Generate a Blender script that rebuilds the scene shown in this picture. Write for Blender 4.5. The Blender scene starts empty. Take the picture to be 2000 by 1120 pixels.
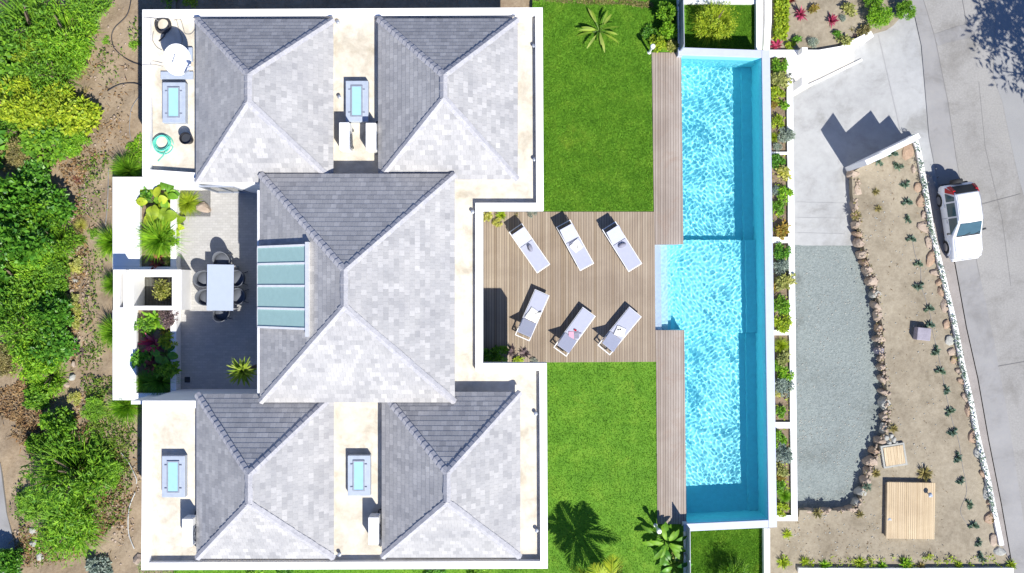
import bpy, bmesh, math, random
import numpy as np
from mathutils import Vector, Matrix
R = math.radians
S = bpy.context.scene
COL = S.collection

# ------------------------------------------------------------------ camera, sky, sun, exposure
CAMH, FPX = 36.0, 1800.0
cd = bpy.data.cameras.new('camera'); cam = bpy.data.objects.new('camera', cd); COL.objects.link(cam)
cam.location = (0, 0, CAMH); cd.sensor_width = 36; cd.lens = 36 * FPX / 2000; cd.clip_end = 2000; S.camera = cam
SUN_H = Vector((0.53, -0.848)); TAN_EL = 1.19
SUN = Vector((SUN_H.x, SUN_H.y, TAN_EL)).normalized()
W = bpy.data.worlds.new('World'); S.world = W; W.use_nodes = True
wn = W.node_tree; sky = wn.nodes.new('ShaderNodeTexSky'); sky.sky_type = 'NISHITA'; sky.sun_disc = False
sky.sun_elevation = math.atan(TAN_EL); sky.sun_rotation = math.atan2(SUN_H.x, SUN_H.y); sky.air_density = 1.0; sky.dust_density = 0.1; sky.ozone_density = 5.0
tint = wn.nodes.new('ShaderNodeMix'); tint.data_type = 'RGBA'; tint.blend_type = 'MULTIPLY'; tint.inputs['Factor'].default_value = 1; tint.inputs['B'].default_value = (.76, .90, 1.24, 1)
wn.links.new(sky.outputs[0], tint.inputs['A']); wn.links.new(tint.outputs['Result'], wn.nodes['Background'].inputs[0]); wn.nodes['Background'].inputs[1].default_value = 0.08
sl = bpy.data.lights.new('sun', 'SUN'); sl.energy = 5.0; sl.angle = R(0.5); sl.color = (1, 0.965, 0.9); sl.cycles.is_caustics_light = True
so = bpy.data.objects.new('sun', sl); COL.objects.link(so); so.rotation_euler = SUN.to_track_quat('Z', 'Y').to_euler(); so.location = SUN * 60
S.view_settings.view_transform = 'Standard'; S.view_settings.look = 'None'; S.view_settings.gamma = 1
S.view_settings.exposure = 0.5
S.cycles.use_denoising = True; S.cycles.max_bounces = 10; S.cycles.transparent_max_bounces = 12; S.cycles.caustics_refractive = True
S.cycles.sample_clamp_indirect = 6

# ------------------------------------------------------------------ helpers
def P(px, py, z=0.0):
    k = (CAMH - z) / FPX
    return Vector(((px - 1000) * k, (560 - py) * k, z))
def sc(z): return FPX / (CAMH - z)
ORD = 'first second third fourth fifth sixth seventh eighth ninth tenth eleventh twelfth thirteenth fourteenth fifteenth sixteenth seventeenth eighteenth nineteenth twentieth'.split()
def ordw(n):
    if n <= 20: return ORD[n - 1]
    return {2: 'twenty', 3: 'thirty', 4: 'forty'}[n // 10] + '-' + ORD[n % 10 - 1] if n % 10 else {3: 'thirtieth', 4: 'fortieth'}[n // 10]
def tag(o, label=None, cat=None, group=None, kind=None):
    if label: o['label'] = label
    if cat: o['category'] = cat; o['kind'] = 'thing'
    if group: o['group'] = group
    if kind: o['kind'] = kind
    return o
def empty(name, loc, rz=0.0, label=None, cat=None, group=None):
    o = bpy.data.objects.new(name, None); COL.objects.link(o); o.location = loc; o.rotation_euler = (0, 0, rz); o.empty_display_size = .2
    return tag(o, label, cat, group)
def dup(root, loc=None, rz=None, scale=None, label=None):
    r = root.copy(); COL.objects.link(r)
    if loc is not None: r.location = loc
    if rz is not None: r.rotation_euler = (0, 0, rz)
    if scale is not None: r.scale = scale
    if label: r['label'] = label
    for c in list(root.children):
        c2 = c.copy(); COL.objects.link(c2); c2.parent = r
        for g in list(c.children):
            g2 = g.copy(); COL.objects.link(g2); g2.parent = c2
    return r
class MB:
    def __init__(s): s.v = []; s.f = []
    def add(s, vs, fs):
        b = len(s.v); s.v += [tuple(x) for x in vs]; s.f += [tuple(i + b for i in f) for f in fs]; return s
    def box(s, c, d, rz=0.0, rx=0.0, ry=0.0):
        M = Matrix.Rotation(rz, 3, 'Z') @ Matrix.Rotation(ry, 3, 'Y') @ Matrix.Rotation(rx, 3, 'X'); c = Vector(c)
        vs = [c + M @ Vector((x * d[0] / 2, y * d[1] / 2, z * d[2] / 2)) for z in (-1, 1) for y in (-1, 1) for x in (-1, 1)]
        return s.add(vs, [(0, 2, 3, 1), (4, 5, 7, 6), (0, 1, 5, 4), (2, 6, 7, 3), (0, 4, 6, 2), (1, 3, 7, 5)])
    def prism(s, pts, z0, z1):
        pts = [Vector((p[0], p[1])) for p in pts]; n = len(pts)
        if sum(pts[i].x * pts[(i + 1) % n].y - pts[(i + 1) % n].x * pts[i].y for i in range(n)) < 0: pts.reverse()
        zt = (lambda p: z1) if not callable(z1) else z1
        vs = [(p.x, p.y, z0) for p in pts] + [(p.x, p.y, zt(p)) for p in pts]
        fs = [tuple(range(n - 1, -1, -1)), tuple(range(n, 2 * n))] + [(i, (i + 1) % n, n + (i + 1) % n, n + i) for i in range(n)]
        return s.add(vs, fs)
    def tube(s, pts, r, n=8, caps=True):
        pts = [Vector(p) for p in pts]; m = len(pts); rs = r if isinstance(r, (list, tuple)) else [r] * m
        vs = []; up = Vector((0, 0, 1)); prev = None
        for i, p in enumerate(pts):
            t = (pts[min(i + 1, m - 1)] - pts[max(i - 1, 0)]).normalized()
            if prev is None:
                a = t.cross(up) if abs(t.z) < .95 else t.cross(Vector((1, 0, 0)))
            else: a = prev - t * prev.dot(t)
            a.normalize(); prev = a; b = t.cross(a)
            for k in range(n):
                an = 2 * math.pi * k / n; vs.append(p + (a * math.cos(an) + b * math.sin(an)) * rs[i])
        fs = [(i * n + k, i * n + (k + 1) % n, (i + 1) * n + (k + 1) % n, (i + 1) * n + k) for i in range(m - 1) for k in range(n)]
        if caps: fs += [tuple(range(n - 1, -1, -1)), tuple(range((m - 1) * n, m * n))]
        return s.add(vs, fs)
    def lathe(s, prof, n=24, c=(0, 0, 0), M=None, cap=True):
        c = Vector(c); vs = []
        for (r, z) in prof:
            for k in range(n):
                a = 2 * math.pi * k / n; p = Vector((r * math.cos(a), r * math.sin(a), z)); vs.append(c + (M @ p if M else p))
        fs = [(i * n + k, i * n + (k + 1) % n, (i + 1) * n + (k + 1) % n, (i + 1) * n + k) for i in range(len(prof) - 1) for k in range(n)]
        if cap: fs += [tuple(range(n - 1, -1, -1)), tuple(range((len(prof) - 1) * n, len(prof) * n))]
        return s.add(vs, fs)
    def build(s, name, mat, parent=None, smooth=False, world=False, bevel=0.0, center=True):
        vs = [Vector(v) for v in s.v]; loc = Vector((0, 0, 0))
        if parent is not None and world: vs = [v - parent.location for v in vs]
        if parent is None and center and vs:
            lo = Vector((min(v.x for v in vs), min(v.y for v in vs), min(v.z for v in vs))); hi = Vector((max(v.x for v in vs), max(v.y for v in vs), 0))
            loc = Vector(((lo.x + hi.x) / 2, (lo.y + hi.y) / 2, lo.z)); vs = [v - loc for v in vs]
        me = bpy.data.meshes.new(name); me.from_pydata([tuple(v) for v in vs], [], s.f); me.materials.append(mat)
        if smooth: me.polygons.foreach_set('use_smooth', [True] * len(me.polygons))
        o = bpy.data.objects.new(name, me); COL.objects.link(o); o.location = loc
        if parent is not None: o.parent = parent
        if bevel:
            b = o.modifiers.new('bevel', 'BEVEL'); b.width = bevel; b.segments = 2; b.limit_method = 'ANGLE'; b.angle_limit = R(40)
        return o
def pxpoly(pts, z): return [P(x, y, z) for x, y in pts]
def inset(pts, d):
    pts = [Vector((p[0], p[1])) for p in pts]; n = len(pts)
    A = sum(pts[i].x * pts[(i + 1) % n].y - pts[(i + 1) % n].x * pts[i].y for i in range(n)); sg = 1 if A > 0 else -1
    out = []
    for i in range(n):
        e0 = (pts[i] - pts[i - 1]).normalized(); e1 = (pts[(i + 1) % n] - pts[i]).normalized()
        n0 = Vector((-e0.y, e0.x)) * sg; n1 = Vector((-e1.y, e1.x)) * sg
        k = 1 + n0.dot(n1); out.append(pts[i] + (n0 + n1) * (d / max(k, .2)))
    return out
def ring(mb, outer, inner, z0, z1):
    n = len(outer); vs = [(p[0], p[1], z) for z in (z0, z1) for p in outer] + [(p[0], p[1], z) for z in (z0, z1) for p in inner]
    for i in range(n):
        j = (i + 1) % n
        mb.add([vs[i], vs[j], vs[n + j], vs[n + i], vs[2 * n + i], vs[2 * n + j], vs[3 * n + j], vs[3 * n + i]],
               [(0, 1, 2, 3), (5, 4, 7, 6), (3, 2, 6, 7), (1, 0, 4, 5)])
    bm = None
    return mb

# ------------------------------------------------------------------ materials
def nmat(name):
    m = bpy.data.materials.new(name); m.use_nodes = True; nt = m.node_tree; return m, nt, nt.nodes['Principled BSDF'], nt.nodes['Material Output']
def ramp(nt, fac, stops):
    r = nt.nodes.new('ShaderNodeValToRGB'); el = r.color_ramp.elements
    while len(el) < len(stops): el.new(.5)
    for e, (p, c) in zip(el, stops): e.position = p; e.color = (*c, 1)
    nt.links.new(fac, r.inputs[0]); return r.outputs[0]
def pos(nt, scale=(1, 1, 1), rot=(0, 0, 0), loc=(0, 0, 0)):
    g = nt.nodes.new('ShaderNodeNewGeometry'); mp = nt.nodes.new('ShaderNodeMapping'); mp.inputs['Scale'].default_value = scale; mp.inputs['Rotation'].default_value = rot; mp.inputs['Location'].default_value = loc
    nt.links.new(g.outputs['Position'], mp.inputs[0]); return mp.outputs[0]
def noise(nt, vec, scale, detail=4, rough=.6, dist=0.0):
    n = nt.nodes.new('ShaderNodeTexNoise'); n.inputs['Scale'].default_value = scale; n.inputs['Detail'].default_value = detail
    n.inputs['Roughness'].default_value = rough; n.inputs['Distortion'].default_value = dist; nt.links.new(vec, n.inputs['Vector']); return n.outputs['Fac']
def mix(nt, a, b, f, mode='MIX'):
    m = nt.nodes.new('ShaderNodeMix'); m.data_type = 'RGBA'; m.blend_type = mode
    for sock, v in ((m.inputs['Factor'], f), (m.inputs['A'], a), (m.inputs['B'], b)):
        if isinstance(v, (int, float)): sock.default_value = v
        elif isinstance(v, tuple): sock.default_value = (*v, 1)
        else: nt.links.new(v, sock)
    return m.outputs['Result']
def bump(nt, bs, h, strength=.3, dist=.02):
    b = nt.nodes.new('ShaderNodeBump'); b.inputs['Strength'].default_value = strength; b.inputs['Distance'].default_value = dist
    nt.links.new(h, b.inputs['Height']); nt.links.new(b.outputs[0], bs.inputs['Normal'])
def mnoise(name, c1, c2, scale=3.0, rough=.7, c3=None, scale2=25.0, amt=.35, bmp=.2, bdist=.02, spec=.3, lo=.35, hi=.65, blotch=0):
    m, nt, bs, _ = nmat(name); v = pos(nt)
    c = ramp(nt, noise(nt, v, scale, 5), [(lo, c1), (hi, c2)])
    f = noise(nt, v, scale2, 4, .7)
    c = mix(nt, c, ramp(nt, f, [(.3, c3 or c1), (.7, c2)]), amt)
    nt.links.new(c, bs.inputs['Base Color']); bs.inputs['Roughness'].default_value = rough; bs.inputs['Specular IOR Level'].default_value = spec
    if blotch:
        c2 = mix(nt, c, ramp(nt, noise(nt, v, blotch, 6, .7, .35), [(.32, (.74, .73, .71)), (.5, (1, 1, 1)), (.7, (1.07, 1.07, 1.06))]), 1.0, 'MULTIPLY'); nt.links.new(c2, bs.inputs['Base Color'])
    if bmp: bump(nt, bs, f, bmp, bdist)
    return m
def plain(name, c, rough=.5, metal=0.0, spec=.5, var=.08):
    m, nt, bs, _ = nmat(name); v = pos(nt)
    f = noise(nt, v, 6.0, 4)
    d = tuple(x * (1 - var) for x in c); u = tuple(min(1, x * (1 + var)) for x in c)
    nt.links.new(ramp(nt, f, [(.3, d), (.7, u)]), bs.inputs['Base Color'])
    bs.inputs['Roughness'].default_value = rough; bs.inputs['Metallic'].default_value = metal; bs.inputs['Specular IOR Level'].default_value = spec
    return m
def foliage(name, cols, rough=.55, trans=.3):
    m, nt, bs, out = nmat(name); g = nt.nodes.new('ShaderNodeNewGeometry')
    oi = nt.nodes.new('ShaderNodeObjectInfo')
    c = ramp(nt, g.outputs['Random Per Island'], [(i / (len(cols) - 1), x) for i, x in enumerate(cols)])
    v = pos(nt); c = mix(nt, c, ramp(nt, noise(nt, v, 3.0, 3), [(.3, (.55, .6, .6)), (.7, (1.25, 1.2, 1.0))]), .8, 'MULTIPLY')
    c = mix(nt, c, ramp(nt, oi.outputs['Random'], [(0, (.8, .85, .9)), (1, (1.15, 1.1, 1.0))]), .7, 'MULTIPLY')
    nt.links.new(c, bs.inputs['Base Color']); bs.inputs['Roughness'].default_value = rough; bs.inputs['Specular IOR Level'].default_value = .35
    t = nt.nodes.new('ShaderNodeBsdfTranslucent'); nt.links.new(mix(nt, c, (1.0, 1.0, .55), .6, 'MULTIPLY'), t.inputs[0])
    ms = nt.nodes.new('ShaderNodeMixShader'); ms.inputs[0].default_value = trans
    nt.links.new(bs.outputs[0], ms.inputs[1]); nt.links.new(t.outputs[0], ms.inputs[2]); nt.links.new(ms.outputs[0], out.inputs[0]); return m
def planks(name, cols, width=.14, length=2.6, gap=.006, rot=R(90), rough=.75, stain=None):
    m, nt, bs, _ = nmat(name); v = pos(nt, rot=(0, 0, rot), loc=(33.3, 0, 0))
    b = nt.nodes.new('ShaderNodeTexBrick'); b.inputs['Scale'].default_value = 1; b.inputs['Brick Width'].default_value = length; b.inputs['Row Height'].default_value = width
    b.inputs['Mortar Size'].default_value = gap; b.inputs['Mortar Smooth'].default_value = .1; b.inputs['Bias'].default_value = 0; b.offset = .43; b.offset_frequency = 2
    b.inputs['Color1'].default_value = (0, 0, 0, 1); b.inputs['Color2'].default_value = (1, 1, 1, 1); b.inputs['Mortar'].default_value = (.5, .5, .5, 1)
    nt.links.new(v, b.inputs['Vector'])
    c = ramp(nt, b.outputs['Color'], [(i / (len(cols) - 1), x) for i, x in enumerate(cols)])
    g = noise(nt, pos(nt, scale=(14, 14, 14), rot=(0, 0, rot)), 1.0, 3)
    st = nt.nodes.new('ShaderNodeMapping'); st.inputs['Scale'].default_value = (.5, 60, 1); nt.links.new(v, st.inputs[0])
    g = noise(nt, st.outputs[0], 1.0, 5, .7)
    c = mix(nt, c, ramp(nt, g, [(.3, (.72, .7, .68)), (.7, (1.2, 1.2, 1.2))]), .7, 'MULTIPLY')
    big = noise(nt, v, .55, 4, .6, .6)
    c = mix(nt, c, ramp(nt, big, [(.35, (.88, .84, .82)), (.65, (1.12, 1.1, 1.08))]), .8, 'MULTIPLY')
    if stain: c = mix(nt, c, stain, ramp(nt, noise(nt, v, 1.1, 5, .75, 1.0), [(.5, (0, 0, 0)), (.72, (.7, .7, .7))]))
    c = mix(nt, c, (.06, .045, .035), b.outputs['Fac'])
    nt.links.new(c, bs.inputs['Base Color']); bs.inputs['Roughness'].default_value = rough; bs.inputs['Specular IOR Level'].default_value = .2
    inv = nt.nodes.new('ShaderNodeMath'); inv.operation = 'SUBTRACT'; inv.inputs[0].default_value = 1; nt.links.new(b.outputs['Fac'], inv.inputs[1])
    bump(nt, bs, inv.outputs[0], .5, .01); return m
def tiles(name, cols, w, h, gap, mortar, rough=.6, offset=.5, uv=False, rot=0.0, var=.5):
    m, nt, bs, _ = nmat(name)
    if uv: vec = nt.nodes.new('ShaderNodeUVMap').outputs[0]
    else: vec = pos(nt, rot=(0, 0, rot))
    b = nt.nodes.new('ShaderNodeTexBrick'); b.inputs['Scale'].default_value = 1; b.inputs['Brick Width'].default_value = w; b.inputs['Row Height'].default_value = h
    b.inputs['Mortar Size'].default_value = gap; b.inputs['Mortar Smooth'].default_value = 0; b.offset = offset
    b.inputs['Color1'].default_value = (0, 0, 0, 1); b.inputs['Color2'].default_value = (1, 1, 1, 1); b.inputs['Mortar'].default_value = (.5, .5, .5, 1)
    nt.links.new(vec, b.inputs['Vector'])
    c = ramp(nt, b.outputs['Color'], [(i / (len(cols) - 1), x) for i, x in enumerate(cols)])
    v = pos(nt); c = mix(nt, c, ramp(nt, noise(nt, v, .9, 5, .65, .4), [(.3, (.86, .86, .88)), (.7, (1.13, 1.12, 1.1))]), var, 'MULTIPLY')
    c = mix(nt, c, ramp(nt, noise(nt, v, 30, 3), [(.3, (.85, .85, .85)), (.7, (1.12, 1.12, 1.12))]), .6, 'MULTIPLY')
    c = mix(nt, c, mortar, b.outputs['Fac'])
    nt.links.new(c, bs.inputs['Base Color']); bs.inputs['Roughness'].default_value = rough; bs.inputs['Specular IOR Level'].default_value = .25
    inv = nt.nodes.new('ShaderNodeMath'); inv.operation = 'SUBTRACT'; inv.inputs[0].default_value = 1; nt.links.new(b.outputs['Fac'], inv.inputs[1])
    bump(nt, bs, inv.outputs[0], .4, .006); return m

M = {}
M['white'] = mnoise('white_render', (.80, .79, .77), (.86, .855, .84), 1.2, .8, (.74, .73, .70), 14, .25, .08, .01)
M['roofcream'] = mnoise('cream_roof_membrane', (.57, .52, .415), (.68, .635, .545), .55, .8, (.42, .35, .25), 3, .45, .05, .01, lo=.3, hi=.6, blotch=1.1)
M['slate'] = tiles('grey_wood_shingle', [(.318, .316, .316), (.362, .359, .356), (.378, .374, .37), (.392, .387, .381), (.408, .402, .396), (.465, .458, .447)], .20, .2, .003, (.23, .228, .235), .75, .5, uv=True, var=.9)
M['slatecap'] = mnoise('grey_shingle_cap', (.34, .34, .36), (.5, .49, .5), 5, .7, (.28, .28, .3), 20, .4, .1)
M['fascia'] = plain('grey_fascia', (.55, .56, .6), .5)
M['glass_sky'] = plain('skylight_glass', (.33, .50, .47), .15, 0, .35, .04)
M['glass_pale'] = plain('pale_skylight_glass', (.32, .56, .64), .08, 0, .6, .04)
M['glass_dark'] = plain('dark_window_glass', (.03, .045, .05), .05, 0, .7, .1)
M['curb'] = plain('skylight_curb_metal', (.37, .42, .50), .45)
M['greymetal'] = plain('grey_metal', (.33, .36, .42), .4, .3)
M['darkmetal'] = plain('dark_metal', (.05, .055, .065), .45, .2)
M['whitemetal'] = plain('white_metal', (.80, .80, .80), .35)
M['acwhite'] = plain('ac_white_casing', (.78, .78, .76), .4)
M['black'] = plain('black_plastic', (.02, .02, .025), .45)
M['dirt'] = mnoise('brown_dirt', (.22, .16, .10), (.36, .285, .195), .9, .9, (.14, .095, .055), 8, .4, .6, .04, .15)
M['bed'] = mnoise('sandy_bed_soil', (.24, .205, .15), (.36, .315, .235), .5, .9, (.18, .145, .10), 6, .5, .4, .02, .15, blotch=.7)
M['soil'] = mnoise('planter_soil', (.14, .10, .065), (.30, .235, .165), 3, .9, (.08, .055, .035), 18, .5, .6, .03, .15)
M['deck'] = planks('weathered_deck_boards', [(.26, .205, .145), (.295, .24, .18), (.31, .255, .195), (.33, .275, .21), (.39, .33, .25)], .10, 90)
M['deckpool'] = planks('pool_edge_deck_boards', [(.285, .24, .20), (.32, .275, .235), (.345, .30, .26), (.39, .345, .305)], width=.10, length=90, stain=(.30, .215, .165))
M['platform'] = planks('new_pine_boards', [(.50, .395, .25), (.56, .455, .30), (.60, .49, .33), (.54, .435, .28)], .085, 90, .004)
M['courtstone'] = tiles('courtyard_paving_stone', [(.385, .375, .355), (.41, .40, .38), (.44, .43, .41)], .2, .1, .005, (.33, .32, .305), .8, .5)
M['concrete'] = mnoise('driveway_concrete', (.32, .325, .325), (.41, .415, .41), .4, .85, (.30, .30, .295), 2.6, .5, .1, .01, .2, blotch=.6)
M['gravel'] = mnoise('grey_green_gravel', (.15, .178, .172), (.30, .335, .32), 9, .9, (.14, .165, .165), 17, .55, .9, .05, .2, .32, .68, blotch=.45)
M['road'] = mnoise('road_concrete', (.27, .262, .248), (.335, .325, .305), .3, .9, (.20, .195, .185), 13, .5, .25, .01, .2, blotch=.5)
M['gutter'] = mnoise('smooth_gutter_concrete', (.235, .228, .218), (.295, .287, .276), .5, .7, (.24, .245, .26), 5, .35, .05, .01, .3, blotch=.5)
M['asphalt'] = mnoise('kerb_strip_concrete', (.25, .225, .205), (.34, .31, .285), 1.2, .85, (.20, .18, .165), 20, .4, .2)
M['joint'] = plain('dark_joint', (.21, .20, .19), .9)
M['rockA'] = mnoise('tan_rock', (.34, .26, .195), (.46, .375, .30), 3, .85, (.24, .18, .13), 16, .4, .5, .03)
M['rockB'] = mnoise('orange_rock', (.33, .225, .15), (.43, .315, .225), 3, .85, (.23, .15, .10), 16, .4, .5, .03)
M['rockC'] = mnoise('pale_grey_rock', (.32, .325, .295), (.44, .435, .39), 3, .8, (.28, .27, .24), 16, .4, .5, .03)
M['rockD'] = mnoise('purple_grey_block', (.25, .23, .27), (.34, .315, .36), 3, .8, (.2, .19, .22), 16, .3, .3, .02)
M['sling'] = plain('lounger_fabric', (.40, .415, .50), .8, 0, .1, .03)
M['chair'] = plain('anthracite_resin', (.115, .125, .145), .5)
M['tabletop'] = plain('pale_table_top', (.40, .455, .57), .35, 0, .5, .02)
M['hose'] = plain('green_hose', (.12, .55, .42), .5)
M['cable'] = plain('black_cable', (.03, .03, .035), .5)
M['greycable'] = plain('grey_cable', (.25, .24, .23), .6)
M['palehose'] = plain('pale_hose', (.45, .45, .42), .6)
M['towel'] = plain('white_towel', (.80, .79, .74), .9, 0, .1)
M['bag'] = plain('grey_bag', (.24, .24, .30), .8)
M['wood'] = plain('pale_wood', (.55, .44, .30), .7)
M['darkwood'] = planks('dark_slat_floor', [(.07, .075, .065), (.10, .105, .09), (.085, .09, .08)], .12, 1.5, .01)
M['bark'] = mnoise('bark', (.14, .10, .07), (.26, .20, .14), 6, .9, (.08, .06, .04), 22, .5, .6)
M['carwhite'] = plain('white_car_paint', (.80, .81, .83), .25, 0, .6, .02)
M['carglass'] = plain('car_glass', (.05, .10, .12), .05, 0, .8, .1)
M['cardark'] = plain('car_black_trim', (.025, .028, .03), .5)
M['carred'] = plain('car_tail_lamp', (.45, .01, .02), .25)
M['carlamp'] = plain('car_head_lamp', (.6, .62, .64), .1)
M['rim'] = plain('wheel_rim', (.5, .5, .52), .3, .8)
M['tyre'] = plain('tyre_rubber', (.02, .02, .022), .8)
M['coping'] = plain('pool_coping', (.47, .50, .60), .5, 0, .4, .03)
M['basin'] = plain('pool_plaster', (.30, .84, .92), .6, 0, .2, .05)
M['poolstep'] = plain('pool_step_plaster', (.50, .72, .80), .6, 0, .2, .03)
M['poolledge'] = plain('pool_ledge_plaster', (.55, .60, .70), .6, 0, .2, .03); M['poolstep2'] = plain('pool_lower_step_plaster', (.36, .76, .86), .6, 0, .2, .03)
M['poolwall'] = plain('white_pool_outer_wall', (.62, .64, .70), .7)
M['litter'] = foliage('dry_leaf_litter', [(.16, .09, .04), (.34, .22, .11), (.26, .14, .07), (.42, .31, .18)], .8, .1)
# foliage palettes
F = {}
F['mid'] = foliage('mid_green_leaf', [(0.078, 0.223, 0.023), (0.177, 0.391, 0.028), (0.288, 0.521, 0.037), (0.111, 0.278, 0.028)])
F['dark'] = foliage('dark_green_leaf', [(0.045, 0.169, 0.022), (0.112, 0.322, 0.034), (0.202, 0.454, 0.048), (0.068, 0.209, 0.022)], .4)
F['lime'] = foliage('lime_green_leaf', [(0.187, 0.313, 0.024), (0.372, 0.516, 0.031), (0.520, 0.595, 0.046), (0.260, 0.407, 0.028)])
F['bright'] = foliage('bright_green_blade', [(0.117, 0.330, 0.020), (0.255, 0.512, 0.030), (0.373, 0.594, 0.042)])
F['yellow'] = foliage('yellow_variegated_leaf', [(0.373, 0.414, 0.057), (0.559, 0.529, 0.115), (0.683, 0.644, 0.230), (0.273, 0.345, 0.046)])
F['pale'] = foliage('pale_yellow_green_leaf', [(0.302, 0.340, 0.100), (0.454, 0.460, 0.180), (0.216, 0.270, 0.050)])
F['blue'] = foliage('blue_grey_leaf', [(0.216, 0.290, 0.260), (0.324, 0.400, 0.370), (0.410, 0.470, 0.430), (0.173, 0.240, 0.210)])
F['agave'] = foliage('blue_green_succulent_leaf', [(0.103, 0.180, 0.142), (0.174, 0.266, 0.214), (0.226, 0.314, 0.257)])
F['red'] = foliage('dark_red_leaf', [(0.173, 0.020, 0.030), (0.302, 0.050, 0.060), (0.367, 0.100, 0.090), (0.130, 0.030, 0.030)])
F['pink'] = foliage('pink_bromeliad_leaf', [(0.410, 0.030, 0.140), (0.594, 0.080, 0.220), (0.324, 0.030, 0.080), (0.648, 0.180, 0.280)])
F['purple'] = foliage('purple_grey_leaf', [(0.130, 0.080, 0.110), (0.238, 0.160, 0.190), (0.302, 0.220, 0.220), (0.086, 0.060, 0.070)])
F['orange'] = foliage('orange_leaf', [(.34, .22, .04), (.46, .32, .08), (.22, .24, .04), (.40, .22, .06)])
F['olive'] = foliage('olive_dry_blade', [(0.207, 0.192, 0.060), (0.337, 0.288, 0.108), (0.441, 0.360, 0.168), (0.156, 0.156, 0.048)])
F['grey'] = foliage('silver_leaf', [(0.281, 0.310, 0.270), (0.410, 0.420, 0.380), (0.216, 0.250, 0.210)])
F['sprout'] = foliage('sprout_leaf', [(.22, .36, .03), (.34, .46, .05), (.45, .52, .12)])
F['weed'] = foliage('weed_leaf', [(.07, .17, .015), (.15, .27, .025), (.24, .33, .05), (.10, .20, .02)])
F['lawn'] = None
def lawnmat(name, base):
    m, nt, bs, out = nmat(name); v = pos(nt)
    c = ramp(nt, noise(nt, v, 1.3, 6, .65), [(.25, (.105, .27, .022)), (.5, (.155, .355, .03)), (.75, (.235, .43, .045))])
    c = mix(nt, c, ramp(nt, noise(nt, v, .55, 5, .7, .8), [(.58, (1, 1, 1)), (.8, (1.7, 1.2, 1.5))]), 1.0, 'MULTIPLY')
    if base:
        c = mix(nt, c, (.7, .7, .6), 1.0, 'MULTIPLY')
    else:
        g = nt.nodes.new('ShaderNodeNewGeometry')
        c = mix(nt, c, ramp(nt, g.outputs['Random Per Island'], [(0, (.55, .65, .6)), (1, (1.45, 1.3, 1.2))]), 1.0, 'MULTIPLY')
    nt.links.new(c, bs.inputs['Base Color']); bs.inputs['Roughness'].default_value = .7; bs.inputs['Specular IOR Level'].default_value = .15
    if not base:
        t = nt.nodes.new('ShaderNodeBsdfTranslucent'); nt.links.new(c, t.inputs[0]); ms = nt.nodes.new('ShaderNodeMixShader'); ms.inputs[0].default_value = .3
        nt.links.new(bs.outputs[0], ms.inputs[1]); nt.links.new(t.outputs[0], ms.inputs[2]); nt.links.new(ms.outputs[0], out.inputs[0])
    return m
M['lawn'] = lawnmat('lawn_turf', True); F['lawn'] = lawnmat('lawn_blade', False)
def watermat():
    m = bpy.data.materials.new('pool_water'); m.use_nodes = True; nt = m.node_tree; nt.nodes.remove(nt.nodes['Principled BSDF'])
    g = nt.nodes.new('ShaderNodeBsdfGlass'); g.inputs['IOR'].default_value = 1.33; g.inputs['Roughness'].default_value = 0; g.inputs['Color'].default_value = (.97, 1, 1, 1)
    nt.links.new(g.outputs[0], nt.nodes['Material Output'].inputs[0]); return m
M['water'] = watermat()

# ------------------------------------------------------------------ terrain, roads, paths
def west_z(x, y):
    z = -0.25 + .06 * np.sin(x * 1.3 + .5 * y) + .05 * np.sin(y * 1.7 - x * .6) + .03 * np.sin(3.1 * x + 2.2 * y)
    return z - np.maximum(0, -15.8 - x) * .10 + .05 * np.sin(5.3 * x) * np.sin(4.7 * y)
def struct(name, mb, mat): return tag(mb.build(name, mat, center=False), kind='structure')
def grid_mesh(name, xs, ys, fz, mat, smooth=True):
    X, Y = np.meshgrid(xs, ys); Z = fz(X, Y); nx, ny = len(xs), len(ys)
    v = np.stack([X.ravel(), Y.ravel(), Z.ravel()], 1); i = np.arange(nx * ny).reshape(ny, nx)
    q = np.stack([i[:-1, :-1].ravel(), i[:-1, 1:].ravel(), i[1:, 1:].ravel(), i[1:, :-1].ravel()], 1)
    me = bpy.data.meshes.new(name); me.from_pydata(v.tolist(), [], q.tolist()); me.materials.append(mat)
    if smooth: me.polygons.foreach_set('use_smooth', [True] * len(q))
    o = bpy.data.objects.new(name, me); COL.objects.link(o); return o
struct('ground', MB().add([(-300, -300, -6.6), (300, -300, -6.6), (300, 300, -6.6), (-300, 300, -6.6)], [(0, 1, 2, 3)]), M['dirt'])
tag(grid_mesh('hillside', np.linspace(-45, -13.2, 160), np.linspace(-26, 26, 240), west_z, M['dirt']), kind='structure')
LZ, LOW = -0.03, -0.9
struct('yard_soil', MB().prism([(-14.6, 24), (1.0, 24), (1.0, 9.4), (-14.6, 9.4)], -6.5, -.3), M['dirt'])
struct('lawn', MB().prism([P(1040, -500), P(1327, -500), P(1327, 101), P(1273, 103), P(1277, 420), P(1255, 460), P(1255, 670), P(1283, 702), P(1284, 1021), P(1340, 1019), P(1340, 1600), P(300, 1600), P(345, 1040), P(1040, 1040)], -6.5, LZ), M['lawn'])
struct('lower_lawn_north', MB().prism(pxpoly([(1334, -500), (1485, -500), (1485, 106), (1334, 106)], LOW), -6.5, LOW), M['lawn'])
struct('lower_lawn_south', MB().prism(pxpoly([(1345, 1015), (1498, 1015), (1500, 1600), (1346, 1600)], LOW), -6.5, LOW), M['lawn'])
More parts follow.
